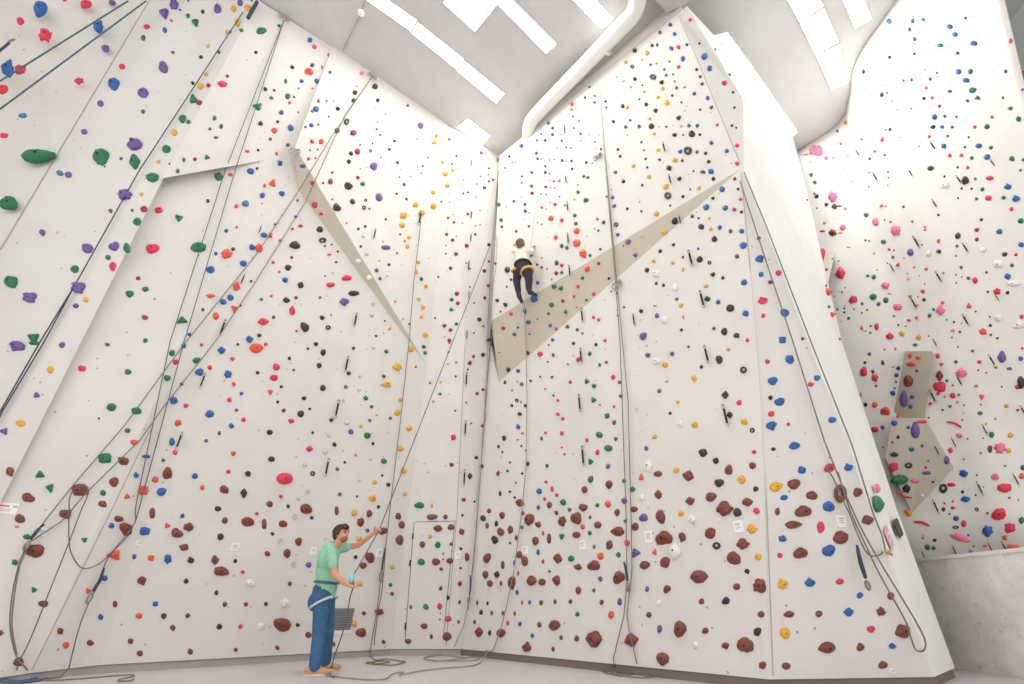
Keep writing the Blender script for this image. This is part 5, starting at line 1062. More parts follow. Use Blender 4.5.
for i, tok in enumerate(HOLDS):
    f = tok.split(','); cc = f[0]; x, y, w, h = map(float, f[1:5]); s = f[5]
    kind = hold_kind(cc, s, i, w, h)
    fr = hold_frame(x, y, w, h, kind)
    if fr is None: continue
    loc, u, up, n, a, b, c = fr
    if i < len(LABELS):
        rr = random.Random(i)
        me, top = proto(kind, rr.randrange(3))
        o = bpy.data.objects.new('climbing_hold', me); COL.objects.link(o)
        flip = -1 if (rr.random() < .5 and kind not in ('tear', 'slot')) else 1
        th = 0.0
        if .8 < b/a < 1.25 and kind in ('pebble', 'tip', 'tri', 'jag', 'star', 'lobes'): th = rr.uniform(-.5, .5)
        if kind in ('arc', 'long') and cc in 'rpv': th = -.45 if w > h else .0
        M = Matrix((u*flip, up, n*flip if False else n)).transposed()
        if flip < 0: M = Matrix((-u, -up, n)).transposed()
        M = M @ Matrix.Rotation(th, 3, 'Z') @ Matrix.Diagonal((a, b, c))
        o.matrix_world = Matrix.Translation(loc) @ M.to_4x4()
        o.material_slots[0].link = 'OBJECT'; o.material_slots[0].material = HM[cc]
        tag(o, LABELS[i], 'climbing hold', 'climbing holds on the walls')
        if kind not in NOBOLT and min(w, h) > 6.3:
            bo = bpy.data.objects.new('bolt', bolt_me); COL.objects.link(bo)
            bo.parent = o; bo.location = (0, 0, top)
    else:
        vs, fs = small_shape(kind if kind not in ('tear', 'ball', 'slot') else 'pebble', 2 if w*h > 32 else 1)
        base = len(stuff_v); fl = -1 if i % 2 else 1
        stuff_v += [tuple(loc+(u*(v.x*a*fl))+(up*(v.y*b*fl))+(n*(v.z*c))) for v in vs]
        stuff_f += [[base+q for q in ff] for ff in fs]; stuff_m += [MATS.index(cc)]*len(fs)
me = bpy.data.meshes.new('small_climbing_holds'); me.from_pydata(stuff_v, [], stuff_f)
for cc in MATS: me.materials.append(HM[cc])
for p, mi in zip(me.polygons, stuff_m): p.material_index = mi; p.use_smooth = True
sh = link_mesh('small_climbing_holds', me)
tag(sh, 'the many smaller coloured climbing holds dotted over all the climbing walls', 'climbing holds', kind='stuff')

# ------------------------------------------------------------------ quickdraws
def ring_pts(cx, cz, rx, rz, n=16, y=0.0): return [Vector((cx+rx*math.cos(2*math.pi*k/n), y, cz+rz*math.sin(2*math.pi*k/n))) for k in range(n)]
def make_quickdraw():
    r = bpy.data.objects.new('quickdraw', None)
    COL.objects.link(r)
    bm = bmesh.new(); box_bm(bm, Vector((0, 0, 0)), Vector((.05, 0, 0)), Vector((0, .03, 0)), Vector((0, 0, .04))); bm_obj('hanger', bm, M_STEEL, r)
    bm = bmesh.new(); tube_bm(bm, ring_pts(0, -.12, .05, .10), .017, 6, True); bm_obj('carabiner', bm, M_STEEL, r)
    bm = bmesh.new(); box_bm(bm, Vector((0, 0, -.50)), Vector((.045, 0, 0)), Vector((0, .03, 0)), Vector((0, 0, .33)))
    bmesh.ops.bevel(bm, geom=bm.edges[:], offset=.012, segments=1, affect='EDGES'); bm_obj('sling', bm, M_BLACK, r)
    bm = bmesh.new(); tube_bm(bm, ring_pts(0, -.90, .05, .10), .017, 6, True); bm_obj('carabiner', bm, M_STEEL, r)
    return r
QD = [
(244.0, 281.0, 11.0, 'quickdraw on the left wall, below a blue and above an orange-red hold', 'quickdraws on the left wall'),
(225.0, 329.0, 16.0, 'quickdraw on the left wall, below an orange-red and above a blue hold', 'quickdraws on the left wall'),
(261.0, 231.0, 8.0, 'quickdraw on the left wall, left of an orange-red and above an orange-red hold', 'quickdraws on the left wall'),
(205.0, 382.0, 16.0, 'quickdraw on the left wall, below a blue and right of a black hold', 'quickdraws on the left wall'),
(182.0, 442.0, 18.0, 'third lowest quickdraw on the left wall', 'quickdraws on the left wall'),
(338.0, 410.0, 18.0, 'fifth lowest quickdraw on the left wall', 'quickdraws on the left wall'),
(347.5, 365.0, 16.0, 'eighth lowest quickdraw on the left wall', 'quickdraws on the left wall'),
(466.0, 380.0, 14.0, 'quickdraw on the left wall, below a crimson and left of a black hold', 'quickdraws on the left wall'),
(465.0, 429.0, 15.0, 'quickdraw on the left wall, right of a red and left of a crimson hold', 'quickdraws on the left wall'),
(328.0, 468.0, 18.0, 'second lowest quickdraw on the left wall', 'quickdraws on the left wall'),
(464.0, 478.0, 16.0, 'lowest quickdraw on the left wall', 'quickdraws on the left wall'),
(356.0, 321.0, 14.0, 'quickdraw on the left wall, left of a chalky grey and below a purple hold', 'quickdraws on the left wall'),
(468.0, 267.0, 10.0, 'quickdraw on the left wall, left of a crimson and right of a green hold', 'quickdraws on the left wall'),
(468.0, 296.0, 8.0, 'quickdraw on the left wall, right of a crimson and left of a crimson hold', 'quickdraws on the left wall'),
(466.0, 336.0, 9.0, 'quickdraw on the left wall, right of a crimson and left of a black hold', 'quickdraws on the left wall'),
(374.5, 235.0, 10.0, 'quickdraw on the left wall, right of a chalky grey and above a chalky grey hold', 'quickdraws on the left wall'),
(470.0, 239.0, 8.0, 'quickdraw on the left wall, above a crimson and right of a green hold', 'quickdraws on the left wall'),
(420.0, 219.0, 14.0, 'third highest quickdraw on the left wall', 'quickdraws on the left wall'),
(470.5, 164.0, 8.0, 'highest quickdraw on the left wall', 'quickdraws on the left wall'),
(470.5, 216.0, 8.0, 'second highest quickdraw on the left wall', 'quickdraws on the left wall'),
(664.0, 149.0, 10.0, 'second highest quickdraw on the right wall', 'quickdraws on the right wall'),
(670.0, 181.0, 10.0, 'fourth highest quickdraw on the right wall', 'quickdraws on the right wall'),
(567.0, 181.0, 9.0, 'third highest quickdraw on the right wall', 'quickdraws on the right wall'),
(568.5, 208.0, 10.0, 'quickdraw on the right wall, above an orange-red and right of a red hold', 'quickdraws on the right wall'),
(565.5, 131.0, 9.0, 'highest quickdraw on the right wall', 'quickdraws on the right wall'),
(680.0, 221.0, 9.0, 'quickdraw on the right wall, right of a black and left of a brown hold', 'quickdraws on the right wall'),
(569.0, 240.0, 11.0, 'quickdraw on the right wall, left of an orange-red and above a green hold', 'quickdraws on the right wall'),
(570.5, 272.0, 11.0, 'quickdraw on the right wall, right of a green and left of a green hold', 'quickdraws on the right wall'),
(583.0, 316.5, 14.0, 'quickdraw on the right wall, left of a red and right of a green hold', 'quickdraws on the right wall'),
(634.5, 321.5, 12.0, 'quickdraw on the right wall, below a black and above a purple hold', 'quickdraws on the right wall'),
(690.0, 260.0, 16.0, 'quickdraw on the right wall, left of a black and right of a yellow hold', 'quickdraws on the right wall'),
(701.5, 301.0, 17.0, 'quickdraw on the right wall, left of a black and below a yellow hold', 'quickdraws on the right wall'),
(706.0, 356.0, 18.0, 'quickdraw on the right wall, above a black and left of a black hold', 'quickdraws on the right wall'),
(724.5, 417.0, 22.0, 'second lowest quickdraw on the right wall', 'quickdraws on the right wall'),
(582.0, 357.0, 15.0, 'quickdraw on the right wall, right of a red and left of a green hold', 'quickdraws on the right wall'),
(580.6, 404.0, 17.0, 'third lowest quickdraw on the right wall', 'quickdraws on the right wall'),
(584.0, 457.0, 20.0, 'lowest quickdraw on the right wall', 'quickdraws on the right wall'),
(857.7, 153.0, 8.0, 'second highest quickdraw on the far curved wall', 'quickdraws on the far curved wall'),
(875.0, 177.0, 10.0, 'quickdraw on the far curved wall, above an orange-red and below an orange-red hold', 'quickdraws on the far curved wall'),
(910.6, 174.0, 8.0, 'fourth highest quickdraw on the far curved wall', 'quickdraws on the far curved wall'),
(932.0, 147.0, 10.0, 'highest quickdraw on the far curved wall', 'quickdraws on the far curved wall'),
(991.6, 164.0, 9.0, 'third highest quickdraw on the far curved wall', 'quickdraws on the far curved wall'),
(934.0, 205.0, 10.0, 'quickdraw on the far curved wall, below a white and above an orange-red hold', 'quickdraws on the far curved wall'),
(958.0, 181.0, 10.0, 'quickdraw on the far curved wall, left of a black and right of a white hold', 'quickdraws on the far curved wall'),
(915.6, 243.0, 13.0, 'quickdraw on the far curved wall, above a purple and left of an orange-red hold', 'quickdraws on the far curved wall'),
(964.0, 249.0, 11.0, 'quickdraw on the far curved wall, below a black and above a purple hold', 'quickdraws on the far curved wall'),
(938.0, 278.0, 12.0, 'quickdraw on the far curved wall, above an orange-red and left of a purple hold', 'quickdraws on the far curved wall'),
(892.0, 269.0, 9.0, 'quickdraw on the far curved wall, below a purple and above a pink hold', 'quickdraws on the far curved wall'),
(964.0, 321.5, 13.0, 'fourteenth highest quickdraw on the far curved wall', 'quickdraws on the far curved wall'),
(913.0, 304.0, 12.0, 'quickdraw on the far curved wall, left of a yellow and below a yellow hold', 'quickdraws on the far curved wall'),
(996.6, 299.0, 8.0, 'quickdraw on the far curved wall, below a red and left of a black hold', 'quickdraws on the far curved wall'),
(935.0, 344.0, 9.0, 'quickdraw on the far curved wall, above a red and right of a yellow hold', 'quickdraws on the far curved wall'),
(990.0, 362.0, 13.0, 'quickdraw on the far curved wall, right of a red and left of a purple hold', 'quickdraws on the far curved wall'),
(931.5, 398.0, 14.0, 'quickdraw on the far curved wall, left of a red and below a red hold', 'quickdraws on the far curved wall'),
(958.0, 382.0, 12.0, 'quickdraw on the far curved wall, below a pink and right of a green hold', 'quickdraws on the far curved wall'),
(953.0, 444.0, 11.0, 'quickdraw on the far curved wall, above a red and below a pink hold', 'quickdraws on the far curved wall'),
(983.0, 431.0, 12.0, 'tenth lowest quickdraw on the far curved wall', 'quickdraws on the far curved wall'),
(1021.0, 413.0, 14.0, 'quickdraw on the far curved wall, right of a yellow and above a yellow hold', 'quickdraws on the far curved wall'),
(934.0, 451.0, 12.0, 'quickdraw on the far curved wall, left of a red and right of a blue hold', 'quickdraws on the far curved wall'),
(933.7, 508.0, 15.0, 'quickdraw on the far curved wall, left of a black and below a black hold', 'quickdraws on the far curved wall'),
(978.0, 490.0, 15.0, 'quickdraw on the far curved wall, right of a blue and above a black hold', 'quickdraws on the far curved wall'),
(1012.0, 481.0, 14.0, 'quickdraw on the far curved wall, above a green and left of an orange-red hold', 'quickdraws on the far curved wall'),
(953.0, 552.0, 12.0, 'second lowest quickdraw on the far curved wall', 'quickdraws on the far curved wall'),
(989.0, 549.0, 12.0, 'third lowest quickdraw on the far curved wall', 'quickdraws on the far curved wall'),
(1002.5, 549.0, 14.0, 'fourth lowest quickdraw on the far curved wall', 'quickdraws on the far curved wall'),
(922.0, 555.0, 10.0, 'lowest quickdraw on the far curved wall', 'quickdraws on the far curved wall')]
qproto = None
for i, (x, y, ln, lab, grp) in enumerate(QD):
    loc, n = hit(x, y-ln*.5)
    if loc is None: continue
    q1_, n1 = hit(x, y+ln*.5)
    dep = proj(loc)[2]
    # world length that spans ln pixels hanging straight down
    e = proj(loc-Vector((0, 0, .1))); pp = proj(loc); sc = min(.6, ln/max(1e-3, math.hypot(e[0]-pp[0], e[1]-pp[1]))*.1)
    if qproto is None: q = qproto = make_quickdraw()
    else:
        q = qproto.copy(); COL.objects.link(q)
        for ch in qproto.children:
            cch = ch.copy(); COL.objects.link(cch); cch.parent = q
    q.location = loc+n*.05
    q.rotation_euler = (0, 0, math.atan2(n.x, -n.y)); q.scale = (sc, sc, sc)
    tag(q, lab, 'quickdraw', grp)

# ------------------------------------------------------------------ ropes
def rope(name, runs, m, r, label, cat='rope', group=None):
    bm = bmesh.new()
    for P in runs:
        Q = [P[0]]
        for p in P[1:]:
            if (p-Q[-1]).length > .012: Q.append(p)
        if len(Q) < 2: continue
        n = len(Q); u = None; prev = None
        for i, p in enumerate(Q):
            t = (Q[min(i+1, n-1)]-Q[max(i-1, 0)]).normalized()
            if u is None: u = t.cross(Vector((.3, .2, 1)) if abs(t.z) < .9 else Vector((1, .2, 0)))
            u = (u-t*u.dot(t)).normalized(); v = t.cross(u)
            R = [bm.verts.new(p+(u*math.cos(a)+v*math.sin(a))*r) for a in [2*math.pi*k/7 for k in range(7)]]
            if prev:
                for k in range(7): bm.faces.new([prev[k], prev[(k+1) % 7], R[(k+1) % 7], R[k]])
            else: bm.faces.new(R)
            prev = R
        bm.faces.new(prev[::-1])
    o = bm_obj(name, bm, m, None, True)
    tag(o, label, cat, group); return o
def smooth(P, n=6): return catmull([tuple(p) for p in P], n)
def W(pts, off=.06): return [onwall(x, y, off) for x, y in pts]
def Wl(pts, off=.06, n=6):     # taut between given pixels, follows the wall
    out = []
    for (x0, y0), (x1, y1) in zip(pts, pts[1:]):
        for k in range(n): out.append(onwall(x0+(x1-x0)*k/n, y0+(y1-y0)*k/n, off))
    out.append(onwall(*pts[-1], off)); return out
def Fl(pts): return [at_z(x, y, .012) for x, y in pts]
def rmat(name, rgb): return mat(name, rgb, rough=.8, var=.22, vscale=45)
R_BLUE = rmat('steel_blue_rope', (78, 106, 126)); R_NAVY = rmat('navy_rope', (58, 72, 92)); R_OLIVE = rmat('olive_rope', (122, 122, 96)); R_DARK = rmat('dark_grey_rope', (100, 104, 104)); R_GREY = rmat('grey_green_rope', (146, 146, 132))
def straight(P, Q, n=10): return [P.lerp(Q, k/n) for k in range(n+1)]
rope('rope', [straight(onwall(146, 1, .35)+Vector((0, 0, 0)), onwall(-8, 115, .35)), straight(onwall(128, 1, .35), onwall(-8, 86, .35))], R_BLUE, .0125, 'two taut steel-blue strands across the top left corner', group=None)
rope('rope', [Wl([(243, 12), (139, 171), (75, 285), (40, 342), (0, 412), (-8, 425)], .05), Wl([(75, 285), (44, 342), (2, 412), (-4, 425)], .05)], R_NAVY, .0085, 'navy rope running diagonally down the pale far-left wall')
rope('rope', [Wl([(284, 20), (255, 94), (225, 171), (170, 342), (136, 505)], .04) + smooth(W([(135, 513), (135, 522), (126, 535), (110, 554), (97, 565), (82, 568), (72, 555), (69, 540), (69, 510), (70, 497), (76, 487), (86, 486), (88, 494), (80, 513), (68, 545), (50, 590), (30, 640), (20, 660), (16, 672)], .09)),
               Wl([(284, 20), (260, 94), (235, 171), (184, 342), (140, 505)], .04) + smooth(W([(136, 520), (126, 538), (108, 558), (98, 585), (90, 600), (80, 625), (72, 655), (69, 676)], .07)) + smooth(Fl([(60, 677.5), (40, 679), (10, 681), (-20, 683)]))],
     R_DARK, .0065, 'thin dark rope looped over brown holds and knotted at lower left', group=None)
rope('rope', [Wl([(372, 77), (334, 133), (296, 195), (256, 255), (182, 347), (125, 425), (75, 483), (40, 527), (26, 548)], .05) + smooth(W([(20, 560), (13, 590), (10, 625), (16, 655), (25, 667)], .08)) + smooth(Fl([(32, 677), (45, 680), (70, 679.5), (125, 675), (134, 676), (118, 680), (128, 681), (134, 679)])),
               Wl([(372, 77), (345, 115), (305, 203), (256, 281), (215, 342), (165, 405), (140, 440), (87, 492), (62, 521), (30, 542)], .05) + smooth(W([(20, 565), (15, 590), (12, 625), (17, 655)], .1))],
     R_OLIVE, .007, 'olive rope slanting from the left wall top to a big loop at lower left')
rope('rope', [smooth(Fl([(-6, 676), (10, 677), (24, 675.5), (36, 678), (20, 681), (0, 680), (-8, 683)]), 5), smooth(Fl([(-8, 679), (14, 683), (40, 680), (46, 678)]), 5)], R_BLUE, .012, 'blue rope lying on the floor in the bottom left corner')
# rope from the belayer up to the anchor in the corner, and its tail
R_TOP = onwall(490, 246, .12)
QDs = None
rope('rope', [Wl([(421, 222), (414, 280), (409, 342), (400, 425), (391, 500), (386, 545), (380, 585), (377, 610), (372, 640), (370, 652)], .07) + smooth(Fl([(370, 655), (376, 660), (390, 662), (372, 664), (384, 659), (400, 661), (405, 662), (392, 665), (366, 663), (380, 661)])),
               smooth(W([(386, 545), (382, 590), (378, 612), (374, 645)], .05))], R_OLIVE, .008, 'olive rope hanging down the left wall to a small heap behind the belayer')
rope('rope', [Wl([(499, 162), (492, 246), (488, 321), (488, 350), (482, 450), (477, 513), (473, 560), (469, 600), (464, 625), (455, 645)], .06) + smooth(Fl([(449, 653), (425, 658), (440, 661), (475, 657), (476, 660), (450, 661), (424, 659), (436, 655), (466, 658)])),
               Wl([(498, 166), (495, 240), (491, 330), (484, 430), (474, 560), (468, 610)], .05)], R_GREY, .0075, 'grey-green rope down the inner corner to a flat coil on the floor')
rope('rope', [Wl([(600, 90), (613, 250), (620, 342), (626, 513), (627, 580), (624, 615), (612, 664)], .05, 8) + smooth(Fl([(612, 670), (618, 671), (624, 669), (616, 674), (630, 674), (640, 671), (652, 673), (645, 676), (655, 675), (636, 672), (622, 676), (608, 671), (600, 670), (612, 674), (628, 672), (646, 673.5), (658, 676), (640, 677.5), (618, 675), (606, 673)])),
               Wl([(606, 160), (617, 285), (628, 400), (631, 513), (632, 570), (627, 615), (629, 630), (637, 664)], .05, 8)], R_OLIVE, .007, 'double olive rope down the middle of the right wall to a tangle at its foot')
rope('rope', [Wl([(524, 300), (526, 342), (527, 400), (526, 470), (522, 510), (514, 570), (510, 590), (502, 625), (494, 648), (488, 657)], .06, 8) + smooth(Fl([(480, 663), (470, 666), (446, 668), (420, 671), (400, 675), (404, 672), (392, 674), (385, 679), (365, 679.5), (345, 677.5), (326, 675)]))],
     R_GREY, .008, 'rope from the climber down the right wall and along the floor to the belayer')
rope('rope', [Wl([(744, 172), (767, 228), (811, 342), (852, 445), (873, 513), (882, 535)], .06) + smooth(W([(885, 548), (881, 554), (872, 556), (865, 550), (858, 535), (850, 515), (843, 500), (833, 478), (827, 468), (830, 464), (836, 468)], .1)),
               Wl([(740, 181), (768, 267), (793, 342), (824, 440), (835, 468)], .06) + smooth(W([(848, 500), (862, 530), (880, 562), (900, 595), (915, 620), (925, 640), (924, 650), (916, 650), (911, 638), (905, 620), (880, 575), (868, 550), (850, 510), (838, 472)], .1))],
     R_OLIVE, .008, 'olive rope looped over brown holds on the right end panel')
# gear hanging in the ropes
def hang_bundle(name, pts, label, r=.02):
    P = smooth(W(pts, .12), 4); root = bpy.data.objects.new(name, None); COL.objects.link(root); root.location = P[0]
    bm = bmesh.new(); n = len(P); tube_bm(bm, [p-P[0] for p in P[:int(n*.66)]], [r*(.6+.5*math.sin(3.1*k/(n*.66))) for k in range(int(n*.66))], 8)
    bm_obj('webbing', bm, R_NAVY, root, True)
    bm = bmesh.new(); tail = P[int(n*.70):]
    d = (tail[-1]-tail[0]); c = (tail[0]+tail[-1])/2-P[0]; dl = d.length/2; d.normalize(); s = d.cross(EYE-P[0]).normalized()
    tube_bm(bm, [c+d*dl*math.cos(a)+s*dl*.38*math.sin(a) for a in [2*math.pi*k/14 for k in range(14)]], .012, 6, True)
    bm_obj('carabiner', bm, M_STEEL, root, True)
    tag(root, label, 'belay gear')
hang_bundle('belay_sling', [(857, 545), (860, 560), (864, 573), (867, 583), (869, 590)], 'navy sling with steel carabiner in the rope loop on the right end panel')
hang_bundle('belay_sling', [(104, 568), (100, 580), (95, 588), (91, 595), (87, 603)], 'knotted sling and carabiner on the thin dark rope at lower left', .018)
hang_bundle('belay_sling', [(44, 524), (38, 530), (33, 536), (28, 543), (24, 550)], 'dark sling on the olive rope beside the white cards at far left', .018)
hang_bundle('belay_sling', [(624, 562), (626, 570), (627, 578), (627.5, 584), (628, 590)], 'dark sling and carabiner on the double rope of the right wall', .018)
hang_bundle('belay_sling', [(470, 575), (470.5, 583), (470, 592), (469, 598), (468, 603)], 'dark sling on the corner rope above the flat coil', .014)
hang_bundle('belay_sling', [(385, 548), (383, 560), (382, 568), (381, 574), (381, 582)], 'dark sling on the olive rope right of the belayer', .014)

def anchor(x, y, label):
    loc, n = hit(x, y); u = n.cross(Vector((0, 0, 1))).normalized(); bm = bmesh.new()
    box_bm(bm, loc+n*.03, u*.07, n*.02, Vector((0, 0, .02)))
    for s in (-1, 1):
        c = loc+n*.05+u*.06*s-Vector((0, 0, .06)); t = Vector((0, 0, 1))
        tube_bm(bm, [c+u*.04*math.cos(a)+t*.07*math.sin(a) for a in [2*math.pi*k/12 for k in range(12)]], .012, 6, True)
    tag(bm_obj('top_anchor', bm, M_SEAM, None), label, 'anchor', 'rope anchors')
for x, y, l in ((284, 18, 'steel anchor with two rings at the top of the left wall near the ceiling'), (372, 76, 'steel anchor at the left wall top where the olive rope starts'), (599, 156, 'steel anchor high on the seam of the right wall'),
                (618, 283, 'steel anchor below the right beige band on the double rope'), (296, 150, 'steel anchor at the upper tip of the left beige spike'), (498, 160, 'steel anchor at the top of the inner corner')): anchor(x, y, l)
# straps at the upper left
loc, n = hit(253, 9)
bm = bmesh.new(); tube_bm(bm, Wl([(257, 2), (248, 18)], .08), .035, 6); tag(bm_obj('strap', bm, R_NAVY), 'dark strap at the top of the ridge where the navy rope starts', 'strap')
P = Wl([(-3, 53), (9, 43)], .15); root = bpy.data.objects.new('quickdraw', None); COL.objects.link(root); root.location = P[0]
bm = bmesh.new(); tube_bm(bm, [p-P[0] for p in P], .02, 6); bm_obj('sling', bm, R_NAVY, root)
e = onwall(11.5, 40.5, .15)-P[0]; u = Vector((.7, .0, .7)); v = Vector((.5, 0, -.5)); bm = bmesh.new()
tube_bm(bm, [e+u*.05*math.cos(a)+v*.04*math.sin(a) for a in [2*math.pi*k/12 for k in range(12)]], .01, 6, True); bm_obj('carabiner', bm, M_STEEL, root)
tag(root, 'quickdraw with shiny carabiner at the left edge beside a blue hold', 'quickdraw')

# ------------------------------------------------------------------ route cards, signs, vent
def card(x, y, wpx, hpx, label, name='route_card', cat='route card', group='small white route cards', lines=None, m=None, off=.012, roll=0.0):
    loc, n = hit(x, y); up = Vector((0, 0, 1)); up = (up-n*up.dot(n)).normalized(); u = up.cross(n).normalized()
    if roll: Rm = Matrix.Rotation(roll, 3, n); up = Rm @ up; u = Rm @ u
    dep = proj(loc)[2]
    ju = proj(loc+u*.05); jv = proj(loc+up*.05); p0 = proj(loc)
    a = wpx/2/max(.1, math.hypot(ju[0]-p0[0], ju[1]-p0[1]))*.05; b = hpx/2/max(.1, math.hypot(jv[0]-p0[0], jv[1]-p0[1]))*.05
    bm = bmesh.new(); box_bm(bm, n*off*.5, u*a, up*b, n*off*.5)
    o = bm_obj(name, bm, m or M_PAPER); o.location = loc; tag(o, label, cat, group)
    for (lx, ly, lw, lh, lm) in (lines or [(0, .45, .6, .1, M_INK), (-.1, .1, .5, .07, M_INK), (0, -.25, .6, .07, M_INK)]):
        bm = bmesh.new(); box_bm(bm, u*a*lx+up*b*ly+n*(off+.001), u*a*lw, up*b*lh, n*.002); bm_obj('printed_line', bm, lm, o)
    return o
card(139, 543, 7, 5, 'small white route card under a blue hold on the lower left wall')
card(235, 547, 8, 8, 'white route card on the left wall between dark holds, well left of the belayer')
card(313.5, 551, 6, 7, 'white route card just left of the belayer at shoulder height')
card(379.5, 553, 6, 8, "white route card below the belayer's raised hand")
card(458, 555, 6, 7, 'white route card on the narrow corner panel')
card(525, 550, 5, 8, 'white route card at the left end of the right wall near the corner')
card(583, 545, 6, 9, 'white route card on the right wall among brown and green holds')
card(649, 537, 8, 12, 'white route card right of the double rope on the right wall')
card(738.5, 526.5, 9, 12, 'white route card left of a yellow hold near the right panel joint')
card(841, 521, 9, 12, 'white route card behind the ropes on the right end panel')
card(892, 671, 5, 5, 'tiny white card at the foot of the right end panel')
card(43, 532, 8, 8, 'white card behind the dark sling on the shaded left panel')
card(5, 508, 27, 12, 'white sign with red and grey lines at the left edge', 'sign', 'sign', None, [(-.3, .4, .6, .13, M_REDINK), (.75, .4, .18, .2, M_INK), (-.2, -.2, .7, .06, M_INK), (-.2, -.5, .7, .06, M_INK)], roll=-.05)
M_PINKT = mat('pink_tape', (236, 178, 182), rough=.8, var=.04)
card(889, 538, 7, 21, 'faded pink strip sticker on the pale side face', 'sticker', 'sticker', None, [(0, .4, .6, .05, M_PAPER), (0, -.2, .5, .05, M_PAPER)], M_PINKT, .004, roll=.32)
card(887.5, 552, 9, 6, 'small green and red sticker at the edge of the pale side face', 'sticker', 'sticker', None, [(0, -.5, .95, .45, M_REDINK), (-.1, .5, .85, .35, mat('lime_print', (140, 200, 50), var=.03))], None, .006)
# ventilation grille behind the belayer
loc, n = hit(342, 619); up = Vector((0, 0, 1)); up = (up-n*up.dot(n)).normalized(); u = up.cross(n).normalized()
root = bpy.data.objects.new('wall_vent', None); COL.objects.link(root); root.location = loc; tag(root, 'dark grey ventilation grille with white lower rail behind the belayer', 'vent')
bm = bmesh.new(); box_bm(bm, n*.005, u*.17, up*.15, n*.006); bm_obj('backing', bm, mat('vent_grey', (104, 106, 108), rough=.6, var=.05), root)
bm = bmesh.new()
for k in range(9): box_bm(bm, n*.014+up*(-.13+.0325*k), u*.165, up*.008, n*.006)
bm_obj('louvre', bm, mat('louvre_grey', (138, 140, 142), rough=.5, var=.05), root)
bm = bmesh.new(); box_bm(bm, n*.012-up*.175, u*.19, up*.02, n*.012); bm_obj('rail', bm, M_WHITE, root)

# ------------------------------------------------------------------ people
def capsule(bm, A, B, ra, rb, seg=12):
    d = B-A; L = d.length; d = d/L if L > 1e-6 else Vector((0, 0, 1))
    ref = Vector((0, 0, 1)) if abs(d.z) < .9 else Vector((1, 0, 0)); u = d.cross(ref).normalized(); v = d.cross(u)
    prof = []
    for k in range(1, 5): a = -math.pi/2+k*math.pi/10; prof.append((ra*math.sin(a), ra*math.cos(a)))
    prof.append((0, ra)); prof.append((L, rb))
    for k in range(1, 5): a = k*math.pi/10; prof.append((L+rb*math.sin(a), rb*math.cos(a)))
    p0 = bm.verts.new(A-d*ra); p1 = bm.verts.new(B+d*rb); rings = []
    for h, r in prof: rings.append([bm.verts.new(A+d*h+(u*math.cos(t)+v*math.sin(t))*r) for t in [2*math.pi*k/seg for k in range(seg)]])
    for i in range(len(rings)-1):
        for k in range(seg): bm.faces.new([rings[i][k], rings[i][(k+1) % seg], rings[i+1][(k+1) % seg], rings[i+1][k]])
    for k in range(seg): bm.faces.new([p0, rings[0][(k+1) % seg], rings[0][k]]); bm.faces.new([p1, rings[-1][k], rings[-1][(k+1) % seg]])
def ellip(bm, c, X, Y, Z, sub=3):
    M = Matrix((X, Y, Z)).transposed().to_4x4(); M.translation = c
    bmesh.ops.create_icosphere(bm, subdivisions=sub, radius=1, matrix=M)
def solid(name, parts, m, parent=None, voxel=.012, it=4, origin=None):
    "union of overlapping tapered limbs into one smooth continuous surface"
    bm = bmesh.new()
    for p in parts:
        if p[0] == 'c': capsule(bm, *p[1:])
        else: ellip(bm, *p[1:])
    bmesh.ops.recalc_face_normals(bm, faces=bm.faces)
    me = bpy.data.meshes.new(name); bm.to_mesh(me); bm.free()
    o = link_mesh(name, me, None)
    r = o.modifiers.new('union', 'REMESH'); r.mode = 'VOXEL'; r.voxel_size = voxel
    s = o.modifiers.new('relax', 'SMOOTH'); s.iterations = it; s.factor = .5
    dg = bpy.context.evaluated_depsgraph_get(); me2 = bpy.data.meshes.new_from_object(o.evaluated_get(dg))
    bpy.data.objects.remove(o); me2.name = name
    for p in me2.polygons: p.use_smooth = True
    me2.materials.clear()
    return link_mesh(name, me2, m, parent)
SKIN = mat('skin', (214, 152, 122), rough=.55, var=.04, vscale=12)
HAIRM = mat('brown_hair', (72, 48, 36), rough=.7, var=.25, vscale=40, bump=.6, bscale=70)
MINT = mat('mint_cotton', (146, 206, 172), rough=.9, var=.05, vscale=14, bump=.3, bscale=20)
JEAN = mat('blue_denim', (58, 100, 138), rough=.9, var=.14, vscale=10, bump=.4, bscale=24)
TAN = mat('tan_suede', (196, 152, 116), rough=.8, var=.08, vscale=14)
GREYW = mat('grey_webbing', (214, 212, 214), rough=.8, var=.05)
TEAL = mat('pale_blue_glove', (150, 206, 214), rough=.7, var=.06)
EYEM = mat('dark_eye', (30, 22, 20), rough=.2)
STUB = mat('stubble', (156, 104, 82), rough=.85, var=.15, vscale=60)

